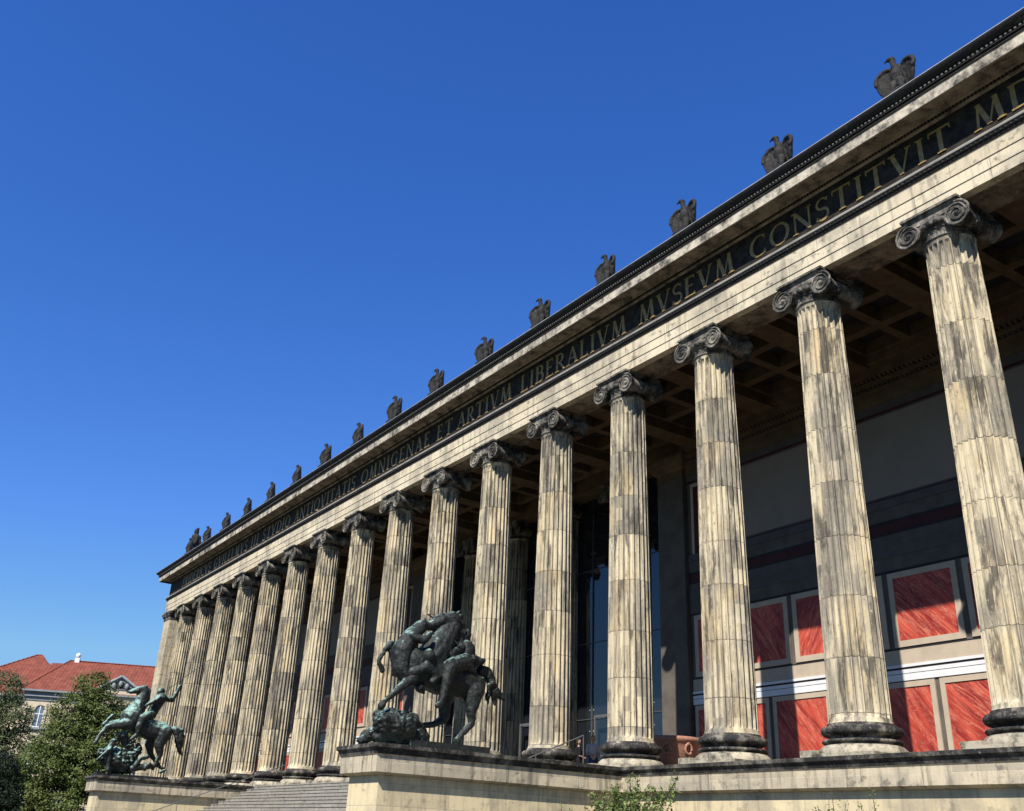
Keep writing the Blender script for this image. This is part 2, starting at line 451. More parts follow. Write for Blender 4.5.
def column_plinth():
    p = [(1.08, FLOOR+.05), (1.10, FLOOR+.10), (1.08, .08), (1.02, .14), (.97, .18), (.90, .185)]
    mb = MB().lathe([(r, z-.7) for r, z in p], 56)
    mb.box(-1.12, 1.12, -1.12, 1.12, FLOOR+.004-.7, FLOOR+.11-.7)
    mb.box(-1.12, -.62, -1.119, -.7, FLOOR+.11-.7, FLOOR+.2-.7)
    return mb
def column_capital():
    mb = MB(); b = 13.03
    # astragal, necking band with relief, echinus
    mb.lathe([(.655, 0), (.70, .012), (.72, .04), (.70, .068), (.665, .08)], 48)
    mb.lathe([(.665, .08), (.66, .29), (.69, .31), (.71, .335), (.70, .36)], 48)
    for k in range(20):
        a = 2*PI*k/20
        mb.tube([(.665*math.cos(a+s), .665*math.sin(a+s), z) for s, z in ((-.05, .10), (-.09, .17), (-.03, .24), (0, .27), (.03, .24), (.09, .17), (.05, .10))], .014, 5)
    mb.lathe([(.68, .35), (.78, .42), (.85, .52), (.80, .56)], 48)
    for k in range(22):
        a = 2*PI*(k+.5)/22
        mb.ball((.79*math.cos(a), .79*math.sin(a), .455), .075, 8, 6, (1, 1, 1.15))
    # canalis (front and back) and the core between the volutes
    mb.box(-.74, .74, -.66, .66, .50, .775)
    for sy in (-1, 1):
        yy = .765*sy
        n = 14; top = [( -.72+1.44*i/n, .765) for i in range(n+1)]
        bot = [(-.72+1.44*i/n, .60-.055*math.sin(PI*i/n)) for i in range(n+1)]
        poly = top + bot[::-1]
        y0, y1 = sorted((yy, .6*sy)); mb.prism(poly, y0, y1)
        mb.tube([(x, yy, z-.012) for x, z in top], .028, 6)
        mb.tube([(x, yy, z+.006) for x, z in bot], .022, 6)
    # bolsters with volute spirals on both ends
    for sx in (-1, 1):
        cx, cz = .735*sx, .405
        prof = []
        for i in range(17):
            y = -.76+1.52*i/16; q = abs(y)/.76
            r = .215 + .15*q**2.2
            if q > .93: r = .372
            prof.append((r, y))
        mb.lathe(prof, 28, cx, 0, cz, axis='Y')
        for yb in (-.16, -.08, .08, .16): mb.lathe([(.2, yb-.02), (.252, yb-.015), (.252, yb+.015), (.2, yb+.02)], 20, cx, 0, cz, axis='Y', caps=False)
        for sy in (-1, 1):
            pts = []; rad = []
            N = 60
            for i in range(N+1):
                t = i/N; a = PI/2 + (-sx)*(-1)*0 + sx*(-1)*(t*2.6*2*PI)*-1*-1
                a = PI/2 - sx*t*2.6*2*PI
                r = .355*(1-t)**1.05 + .065
                r = min(r, .355)
                pts.append((cx + r*math.cos(a), .775*sy, cz + r*math.sin(a))); rad.append(.030*(1-t)+.012)
            mb.tube(pts, rad, 6)
            mb.ball((cx, .78*sy, cz), .062, 10, 6, (1, .5, 1))
    # abacus
    mb.box(-.80, .80, -.80, .80, .777, .84)
    mb.box(-.87, .87, -.87, .87, .842, .915)
    return mb
sh = column_shaft().mesh('column', M['column'])
c0 = link('column', sh, museum, (0-MU.x, 0, .70))
link('base', column_base().mesh('base', M['base']), c0)
link('plinth', column_plinth().mesh('plinth', M['plinth']), c0)
link('capital', column_capital().mesh('capital', M['capital']), c0, (0, 0, 12.33))
for k in range(1, 18):
    c = copy_tree(c0, museum); c.location = (k*S-MU.x, 0, .70)
    c.rotation_euler.z = (k % 4)*PI/2*0
for k in (7, 8, 9, 10):      # inner row between the antae
    c = copy_tree(c0, museum); c.location = (k*S-MU.x, 7.5, .70)
# --- entablature
E1 = [(.03, 13.953), (.03, 14.27), (.055, 14.275), (.055, 14.62), (.08, 14.625), (.08, 15.0), (.10, 15.02)]
arch = mpart(MB().sweep([(-.25, 13.952)]+E1+[(-.2, 15.02)], around), 'architrave', M['architrave'])
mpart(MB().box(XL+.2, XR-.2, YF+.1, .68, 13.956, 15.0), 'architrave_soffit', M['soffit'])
MB().sweep([(.10, 15.02), (.13, 15.06), (.10, 15.10), (.15, 15.14), (.19, 15.22)], around).build('moulding', M['dark'], arch)
MB().sweep([(.19, 15.22), (.21, 15.235), (.21, 15.29), (.19, 15.30), (.16, 15.35), (.05, 15.362)], around).build('fillet', M['fillet'], arch)
mb = MB()
x = XL
while x < XR:
    mb.ball((x+.07, YF-.155, 15.165), .04, 6, 4, (1, .8, 1.2)); x += .14
tag(mb.build('leaf_moulding', M['dark'], arch), kind='stuff')
fr = mpart(MB().sweep([(.05, 15.36), (0, 15.38), (0, 16.62), (.05, 16.63)], around), 'frieze', M['frieze'])
E3 = [(.05, 16.63), (.06, 16.66), (.12, 16.68), (.12, 16.76), (.20, 16.80), (.22, 16.84), (.80, 16.84), (.80, 16.70), (.84, 16.70)]
co = mpart(MB().sweep(E3, around), 'cornice', M['soffit'])
mb = MB(); x = XL
while x < XR:
    mb.box(x, x+.07, YF-.155, YF-.10, 16.70, 16.77); x += .11
tag(mb.build('dentil_course', M['dark'], co), kind='stuff')
MB().sweep([(.84, 16.70), (.87, 16.705), (.87, 17.03), (.885, 17.04)], around).build('corona', M['corona'], co)
MB().sweep([(.885, 17.04), (.91, 17.06), (.91, 17.09), (.87, 17.10), (.87, 17.13), (.955, 17.15), (.955, 17.17), (.93, 17.18), (.93, 17.27), (.99, 17.28), (1.03, 17.30), (1.09, 17.36), (1.13, 17.42), (1.135, 17.455)], around).build('cyma', M['dark'], co)
mb = MB(); x = XL-.8
while x < XR+.8:
    mb.ball((x, YF-.955, 17.225), .042, 7, 5, (1.15, .7, 1)); x += .13
tag(mb.build('bead_course', M['fillet'], co), kind='stuff')
MB().sweep([(1.137, 17.457), (1.15, 17.46), (1.15, 17.485), (.9, 17.50), (.25, 17.55)], around).build('lead_edge', M['lead'], co)
roof = MB()
roof.box(XL-.2, XR+.2, YF+.15, 15, 17.3, 17.53)
roof.box(XL+.1, XR-.1, YF-.45+.0, .3, 17.531, 17.98)
mpart(roof, 'roof', M['lead'])

# --- inscription: Roman capitals built from strokes
def strokes(ch):
    """returns width and strips; a strip is a list of (x,z,halfwidth) centre points"""
    K, t = .082, .030
    def ln(x0, z0, x1, z1, w): return [(x0, z0, w), (x1, z1, w)]
    def arc(cx, cz, rx, rz, a0, a1, w0=t, w1=K):
        n = 18; o = []
        for i in range(n+1):
            a = R(a0+(a1-a0)*i/n); f = abs(math.cos(a)); o.append((cx+rx*math.cos(a), cz+rz*math.sin(a), w0+(w1-w0)*f**1.5))
        return o
    def sf(x, z, w=.15): return ln(x-w, z, x+w, z, .022)
    B, Tp = .022, .978
    if ch == 'I': return .40, [ln(.2, 0, .2, 1, K), sf(.2, B), sf(.2, Tp)]
    if ch == 'T': return .86, [ln(.43, 0, .43, .96, K), ln(.03, .965, .83, .965, .035), ln(.04, .97, .04, .80, .022), ln(.82, .97, .82, .80, .022), sf(.43, B)]
    if ch == 'V': return .92, [ln(.14, 1, .46, .02, K), ln(.80, 1, .48, .02, t), sf(.14, Tp), sf(.80, Tp, .12)]
    if ch == 'A': return .92, [ln(.12, 0, .44, .98, t), ln(.46, .98, .80, 0, K), ln(.24, .34, .66, .34, t), sf(.12, B, .12), sf(.80, B)]
    if ch == 'M': return 1.12, [ln(.16, 0, .26, 1, t+.01), ln(.26, 1, .56, .05, K), ln(.57, .05, .86, 1, t), ln(.86, 1, .97, 0, K), sf(.15, B, .13), sf(.97, B)]
    if ch == 'N': return .98, [ln(.15, 0, .15, 1, t+.01), ln(.16, .98, .82, .03, K), ln(.83, 0, .83, 1, t+.01), sf(.15, B, .12), sf(.12, Tp, .11), sf(.83, Tp, .12)]
    if ch == 'E': return .70, [ln(.17, 0, .17, 1, K), ln(.05, .968, .60, .968, t), ln(.17, .53, .52, .53, t), ln(.05, .032, .63, .032, t), ln(.60, .99, .60, .84, .022), ln(.63, 0, .63, .17, .022)]
    if ch == 'F': return .66, [ln(.17, 0, .17, 1, K), ln(.05, .968, .58, .968, t), ln(.17, .53, .50, .53, t), ln(.58, .99, .58, .84, .022), sf(.17, B)]
    if ch == 'L': return .68, [ln(.17, 0, .17, 1, K), ln(.05, .032, .62, .032, t), ln(.62, 0, .62, .18, .022), sf(.17, Tp)]
    if ch == 'O': return 1.04, [arc(.52, .5, .42, .47, 0, 360)]
    if ch == 'Q': return 1.04, [arc(.52, .5, .42, .47, 0, 360), ln(.55, .08, .98, -.16, .05)]
    if ch == 'C': return .92, [arc(.52, .5, .42, .47, 50, 310), ln(.80, .96, .80, .74, .022), ln(.81, .24, .81, .05, .022)]
    if ch == 'G': return .98, [arc(.52, .5, .42, .47, 50, 305), ln(.80, .96, .80, .74, .022), ln(.80, .44, .80, .08, K), sf(.80, .44, .13)]
    if ch == 'D': return .98, [ln(.17, 0, .17, 1, K), arc(.42, .5, .46, .468, -90, 90), ln(.05, .968, .44, .968, t), ln(.05, .032, .44, .032, t)]
    if ch == 'B': return .76, [ln(.17, 0, .17, 1, K), arc(.38, .755, .22, .213, -90, 90), arc(.40, .29, .27, .26, -90, 90), ln(.05, .968, .40, .968, t), ln(.17, .545, .40, .545, t), ln(.05, .032, .42, .032, t)]
    if ch == 'R': return .84, [ln(.17, 0, .17, 1, K), arc(.38, .735, .24, .233, -90, 90), ln(.05, .968, .40, .968, t), ln(.17, .502, .40, .502, t), ln(.38, .5, .78, .01, K*.9), sf(.17, B)]
    if ch == 'S': return .68, [arc(.34, .735, .23, .235, 30, 250, .034, .05)+arc(.34, .27, .25, .24, 80, -150, .06, .05), ln(.58, .95, .58, .78, .02), ln(.08, .22, .08, .05, .02)]
    if ch == 'X': return .92, [ln(.12, 1, .80, 0, K), ln(.80, 1, .12, 0, t), sf(.12, Tp), sf(.80, Tp, .11), sf(.12, B, .11), sf(.80, B)]
def letter_into(mb, ch, x0, z0, h, kx, dep0):
    w, strips = strokes(ch)
    for si, st_ in enumerate(strips):
        dep = dep0 + si*.0035
        pts = [Vector((p[0], p[1])) for p in st_]
        L = []; Rr = []
        for i, p in enumerate(pts):
            tt = (pts[min(i+1, len(pts)-1)]-pts[max(i-1, 0)]); tt.normalize(); nn = Vector((-tt.y, tt.x))*st_[i][2]
            if len(st_) == 2 and abs(tt.y) < .999 and abs(tt.x) < .999: nn = Vector((st_[i][2]*1.1*(1 if tt.y < 0 else -1)*-1, 0)) if abs(tt.y) > .5 else nn
            L.append(p+nn); Rr.append(p-nn)
        n = len(L)
        vs = []
        for y in (YF+.01, YF-dep):
            for q in L+Rr: vs.append((x0+q.x*kx*h, y, z0+q.y*h))
        m = 2*n; fs = []
        for i in range(n-1):
            fs.append((m+i, m+i+1, m+n+i+1, m+n+i))
            fs.append((i, i+1, m+i+1, m+i)); fs.append((n+i, m+n+i, m+n+i+1, n+i+1))
        fs.append((0, m, m+n, n)); fs.append((n-1, n+n-1, m+n+n-1, m+n-1))
        mb.add(vs, fs)
    return w*kx*h
WORDS = [('FRIDERICVS', -1.0, 6.0), ('GVILELMVS', 6.75, 13.9), ('III', 14.6, 16.0), ('STVDIO', 16.8, 21.6), ('ANTIQVITATIS', 22.3, 31.15), ('OMNIGENAE', 31.85, 39.6),
         ('ET', 40.3, 41.8), ('ARTIVM', 42.25, 46.9), ('LIBERALIVM', 47.6, 54.7), ('MVSEVM', 55.4, 60.3), ('CONSTITVIT', 61.0, 68.45), ('MDCCCXXVIII', 69.05, 77.5)]
for wd, xa, xb in WORDS:
    mb = MB(); h = .83
    tot = sum(strokes(c)[0] for c in wd)
    kx = 1.0; gap = ((xb-xa) - tot*h*kx)/max(1, len(wd)-1)
    if gap < .04: kx = ((xb-xa)-.04*(len(wd)-1))/(tot*h); gap = .04
    if gap > .30: kx = min(1.15, ((xb-xa)-.30*(len(wd)-1))/(tot*h)); gap = ((xb-xa) - tot*h*kx)/max(1, len(wd)-1)
    x = xa
    for ch in wd: x += letter_into(mb, ch, x, 15.60, h, kx, .022)+gap
    mb.build('inscription_word', M['gold'], fr)

# --- end walls of the portico (antae)
def anta(mb, x0, x1, y0, y1, z1, cap=.55):
    mb.box(x0, x1, y0, y1, FLOOR+.002, z1)
for x0 in (XL, XR-1.7):
    w = mpart(MB().box(x0, x0+1.7, YF, 15, FLOOR+.01, 13.3), 'end_wall', M['endwall'])
    rect = [(x0+1.7, 15), (x0+1.7, YF), (x0, YF), (x0, 15)]
    MB().sweep([(0, 13.3), (.05, 13.32), (.05, 13.5), (.09, 13.52), (.16, 13.62), (.19, 13.75), (.22, 13.76), (.22, 13.94), (-.1, 13.95)], rect).build('capital', M['capital'], w)
    MB().sweep([(.02, .62), (.10, .6), (.14, .45), (.10, .32), (.16, .25), (.16, FLOOR+.012)], rect).build('base', M['base'], w)

# --- ceiling of the portico
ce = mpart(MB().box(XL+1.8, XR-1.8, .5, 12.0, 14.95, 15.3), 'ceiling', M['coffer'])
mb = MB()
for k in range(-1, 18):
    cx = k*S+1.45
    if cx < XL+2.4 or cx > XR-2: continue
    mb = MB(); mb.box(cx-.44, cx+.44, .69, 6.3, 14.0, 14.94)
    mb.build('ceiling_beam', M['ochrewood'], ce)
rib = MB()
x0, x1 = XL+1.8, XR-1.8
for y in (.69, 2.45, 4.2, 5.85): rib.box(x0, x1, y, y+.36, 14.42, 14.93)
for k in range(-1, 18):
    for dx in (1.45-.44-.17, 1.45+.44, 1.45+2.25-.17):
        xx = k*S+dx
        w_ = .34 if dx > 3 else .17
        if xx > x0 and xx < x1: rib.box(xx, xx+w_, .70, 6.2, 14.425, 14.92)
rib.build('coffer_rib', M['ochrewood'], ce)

# --- back walls with painted panels
def back_wall(xa, xb, mirror=False):
    w = mpart(MB().box(xa, xb, 6.5, 8.9, FLOOR+.006, 14.9), 'back_wall', M['greystone'])
    def strip(z0, z1, mat, d, name, ya=6.5):
        MB().box(xa+.002, xb-.002, ya-d, 6.5+.002, z0, z1).build(name, M[mat], w)
    strip(FLOOR+.01, .42, 'greystone', .10, 'skirting')
    strip(.42, .46, 'blackline', .045, 'painted_line')
    strip(2.91, 3.12, 'white', .05, 'white_band')
    strip(3.125, 3.14, 'blackline', .035, 'painted_line')
    strip(3.14, 3.26, 'white', .05, 'white_band')
    strip(3.26, 3.33, 'blackline', .04, 'painted_line')
    strip(3.33, 3.42, 'white', .07, 'white_band')
    strip(3.42, 3.90, 'frame', .022, 'beige_band')
    strip(3.90, 3.94, 'blackline', .03, 'painted_line')
    strip(6.50, 6.56, 'blackline', .04, 'painted_line')
    strip(6.56, 7.02, 'greystone', .03, 'stone_band')
    strip(7.02, 7.40, 'greyband', .05, 'grey_band')
    strip(7.40, 7.80, 'greyband', .03, 'grey_band')
    strip(7.80, 7.86, 'blackline', .045, 'painted_line')
    strip(7.86, 8.22, 'darkred', .035, 'red_band')
    strip(8.22, 8.30, 'blackline', .045, 'painted_line')
    strip(8.30, 8.76, 'greystone', .035, 'stone_band')
    strip(8.76, 9.06, 'greyband', .07, 'grey_band')
    strip(9.06, 9.13, 'darkred', .03, 'red_line')
    strip(12.28, 12.36, 'darkred', .03, 'red_line')
    strip(12.36, 12.66, 'greyband', .06, 'grey_band')
    strip(12.66, 13.10, 'ochrewood', .10, 'ochre_fascia')
    strip(13.10, 13.26, 'ochrewood', .18, 'ochre_fascia')
    strip(13.26, 13.36, 'coffer', .22, 'moulding_strip')
    strip(13.36, 13.54, 'ochrewood', .27, 'ochre_fascia')
    strip(13.66, 14.10, 'ochrewood', .40, 'ochre_fascia')
    strip(14.10, 14.60, 'ochrewood', .52, 'ochre_fascia')
    dn = MB(); x = xa+.05
    while x < xb-.2:
        dn.box(x, x+.10, 6.5-.38, 6.5, 13.56, 13.655)
        dn.ball((x+.05, 6.5-.24, 13.31), .045, 6, 4); x += .19
    tag(dn.build('dentil_course', M['ochrewood'], w), kind='stuff')
    # grey mural fields between slim red-framed strips
    def mural(m0, m1, z0=9.2, z1=12.2):
        mu = MB().box(m0, m1, 6.5-.012, 6.501, z0, z1).build('mural_field', M['mural'], w)
    def framed(name, x0, x1, z0, z1, fw=.15, mat='marble'):
        a = MB()
        a.box(x0, x0+fw, 6.5-.055, 6.499, z0, z1); a.box(x1-fw, x1, 6.5-.055, 6.499, z0, z1)
        a.box(x0+fw, x1-fw, 6.5-.053, 6.499, z0, z0+fw); a.box(x0+fw, x1-fw, 6.5-.053, 6.499, z1-fw, z1)
        o = link(name, MB().box(-(x1-x0)/2+fw-.01, (x1-x0)/2-fw+.01, -.02, 0, -(z1-z0)/2+fw-.01, (z1-z0)/2-fw+.01).mesh(name, M[mat]), w, ((x0+x1)/2, 6.499, (z0+z1)/2))
        fo = a.build('frame', M['frame'], o); fo.location = (-(x0+x1)/2, -6.499, -(z0+z1)/2)
        b = MB()
        g = fw*.35
        b.box(x0+fw-.015, x0+fw+.004, 6.5-.06, 6.5-.02, z0+fw, z1-fw); b.box(x1-fw-.004, x1-fw+.015, 6.5-.06, 6.5-.02, z0+fw, z1-fw)
        return o
    sgn = -1 if mirror else 1
    X0 = xb if mirror else xa
    def sx(x):   # distances measured from the opening
        return X0 + sgn*(x-50.4)
    def rng(a, b):
        a, b = sx(a), sx(b); return (min(a, b), max(a, b))
    a, b = rng(50.65, 51.55); framed('wall_panel', a, b, 8.85, 12.2, .14, 'darkred')
    a, b = rng(51.9, 79.2); mural(a, b)
    low = [51.65, 54.4, 57.15, 58.45, 61.2, 63.95, 66.7, 69.45, 72.2, 74.95, 77.7]
    up = [50.4+.1, 53.05, 55.6, 58.35, 59.75, 62.5, 65.25, 68.0, 70.75, 73.5, 76.25, 79.0]
    for i in range(len(low)-1):
        a, b = rng(low[i]+.09, low[i+1]-.09); framed('wall_panel', a, b, .50, 2.87, .17)
    a, b = rng(50.5, 51.56); framed('wall_panel', a, b, .50, 2.87, .17)
    for i in range(len(up)-1):
        a, b = rng(up[i]+.11, up[i+1]-.11); framed('wall_panel', a, b, 3.98, 6.46, .20)
    return w
back_wall(50.4, XR-1.7)
back_wall(XL+1.7, 26.1, True)
for x0 in (48.75, 26.15):
    an = mpart(MB().box(x0, x0+1.6, 6.28, 9.2, FLOOR+.007, 12.62), 'anta', M['greystone'])
    rect = [(x0+1.6, 9.2), (x0+1.6, 6.28), (x0, 6.28), (x0, 9.2)]
    MB().sweep([(0, 12.62), (.012, 12.63), (.012, 13.0), (.05, 13.02), (.10, 13.06)], rect).build('necking', M['ochrewood'], an)
    cp = MB().sweep([(.10, 13.06), (.16, 13.1), (.20, 13.25), (.26, 13.32), (.30, 13.5), (.33, 13.52), (.33, 13.68), (0, 13.7)], rect).build('capital', M['ochrewood'], an)
# beam over the inner columns and the glazed hall behind
mpart(MB().box(26.2, 50.3, 6.7, 8.3, 13.952, 14.94), 'inner_beam', M['ochrewood'])
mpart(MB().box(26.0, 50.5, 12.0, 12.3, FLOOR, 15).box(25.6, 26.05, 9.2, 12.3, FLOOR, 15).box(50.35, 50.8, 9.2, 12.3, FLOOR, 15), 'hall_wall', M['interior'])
gz = mpart(MB().box(27.8, 48.7, 7.70, 7.73, FLOOR+.02, 13.9), 'glass_wall', M['glass'])
fm = MB()
x = 27.8
while x <= 48.8:
    fm.box(x-.012, x+.012, 7.64, 7.695, FLOOR+.01, 13.9); x += 2.09
for z in (3.05, 6.6, 10.2): fm.box(27.8, 48.7, 7.65, 7.694, z-.012, z+.012)
fm.build('mullion', M['steel'], gz)
sp = MB(); x = 27.8
while x <= 48.8:
    for z in [i*.95+.6 for i in range(12)]:
        for dx in (-.14, .14): sp.ball((x+dx, 7.66, z), .022, 6, 4)
    x += 2.09
tag(sp.build('glass_fixing', M['white'], gz), kind='stuff')
# entrance doors standing before the glass
for xx in (43.2, 37.2):
    d = MB()
    for q in (0, 1.25, 2.5): d.box(xx+q-.04, xx+q+.04, 7.2, 7.28, FLOOR, 3.0)
    d.box(xx-.04, xx+2.54, 7.2, 7.28, 3.0, 3.12)
    do = mpart(d, 'entrance_frame', M['steel'])
    MB().box(xx+1.25-.3, xx+1.25+.2, 7.175, 7.195, 1.95, 2.2).build('notice', M['white'], do)

# ================================================================== STATUES
def eagle_mesh():
    mb = MB()
    c = mb.capsule
    c((0, .05, .38), .19, (0, -.06, .78), .19); c((0, -.06, .78), .18, (0, -.04, 1.0), .12)
    c((0, -.04, 1.0), .12, (-.05, -.08, 1.34), .085); c((-.05, -.09, 1.40), .10, (-.12, -.12, 1.42), .08)
    c((-.16, -.13, 1.42), .05, (-.26, -.16, 1.38), .03); c((-.26, -.16, 1.38), .028, (-.275, -.165, 1.31), .016)
    c((0, .12, .35), .16, (0, .28, .05), .10)
    for s in (-1, 1):
        c((.12*s, -.08, .45), .13, (.15*s, -.14, .15), .08); 
        for dx in (-.05, .02, .09): c((.14*s+dx, -.14, .12), .045, (.14*s+dx*1.6, -.28, .05), .03)
        lead = [(.33+.31*math.cos(R(q_)), .05-.30*max(0, (150-q_)/210)**1.2, .84+.36*math.sin(R(q_))) for q_ in (165, 130, 95, 62, 32, 2, -28)]
        tips = [(.17, .14, .48), (.23, .14, .34), (.29, .12, .24), (.36, .07, .18), (.42, -.02, .18), (.48, -.10, .24), (.53, -.16, .36)]
        for i in range(6):
            a, b = lead[i], lead[i+1]; c((a[0]*s, a[1], a[2]), .065, (b[0]*s, b[1], b[2]), .065)
        for i in range(7):
            for q in (0, .5):
                if i == 6 and q: continue
                j = min(i+1, 6)
                a = [lead[i][k]*(1-q)+lead[j][k]*q for k in range(3)]; b = [tips[i][k]*(1-q)+tips[j][k]*q for k in range(3)]
                c((a[0]*s, a[1]+.03, a[2]), .05, (b[0]*s, b[1]+.03, b[2]), .045)
    return mb
eg = clay(eagle_mesh(), 'eagle_statue', M['dark'], .026, None, 2, .014, 9)
eg_me = eg.data; bpy.data.objects.remove(eg)
plinth_me = MB().box(-.36, .36, -.36, .36, -.20, .06).mesh('plinth', M['dark'])
ORD = ['first', 'second', 'third', 'fourth', 'fifth', 'sixth', 'seventh', 'eighth', 'ninth', 'tenth', 'eleventh', 'twelfth', 'thirteenth', 'fourteenth', 'fifteenth', 'sixteenth']
for k in range(0, 18):
    e = link('eagle_statue', eg_me, None, (k*S-.27, -.80, 18.16))
    e.rotation_euler.z = R(random.uniform(-7, 7)); s_ = random.uniform(.96, 1.05); e.scale = (s_, s_, s_)
    link('plinth', plinth_me, e)
    if k == 15: lb = 'sooty stone eagle with raised wings on the cornice, the nearest and largest'
    elif k == 0: lb = 'sooty stone eagle, the farthest one, beside the corner figure'
    elif k > 15: lb = 'sooty stone eagle on the cornice outside the frame, beyond the nearest visible eagle'
    else: lb = 'sooty stone eagle on the cornice, %s in the row counted from the nearest at right' % ORD[15-k]
    tag(e, lb, 'eagle statue', 'stone eagles standing along the cornice')
mb = MB(); c = mb.capsule
c((0, 0, .3), .34, (0, 0, .8), .30); c((0, 0, .8), .32, (0, 0, 1.25), .30); c((0, 0, 1.25), .2, (0, 0, 1.55), .14); c((0, 0, 1.62), .17, (0, -.03, 1.72), .16)
c((-.2, 0, 1.85), .09, (.2, 0, 1.85), .09)
for s in (-1, 1):
    c((.3*s, 0, 1.25), .13, (.48*s, -.1, .85), .10); c((.48*s, -.1, .85), .10, (.3*s, -.32, .6), .08); c((.16*s, -.1, .4), .2, (.2*s, -.3, .05), .16); c((.26*s, .2, 1.3), .1, (.34*s, .3, .5), .09)
cf = clay(mb, 'corner_statue', M['dark'], .04, None, 2, .04, 6)
cf.location = (-1.9, -.05, 18.6); cf.scale = (1.2, 1.2, 1.24); MB().box(-.5, .5, -.5, .5, -.9, .05).build('plinth', M['dark'], cf)
tag(cf, 'tall sooty stone figure with a flat headdress at the left corner of the cornice', 'statue')

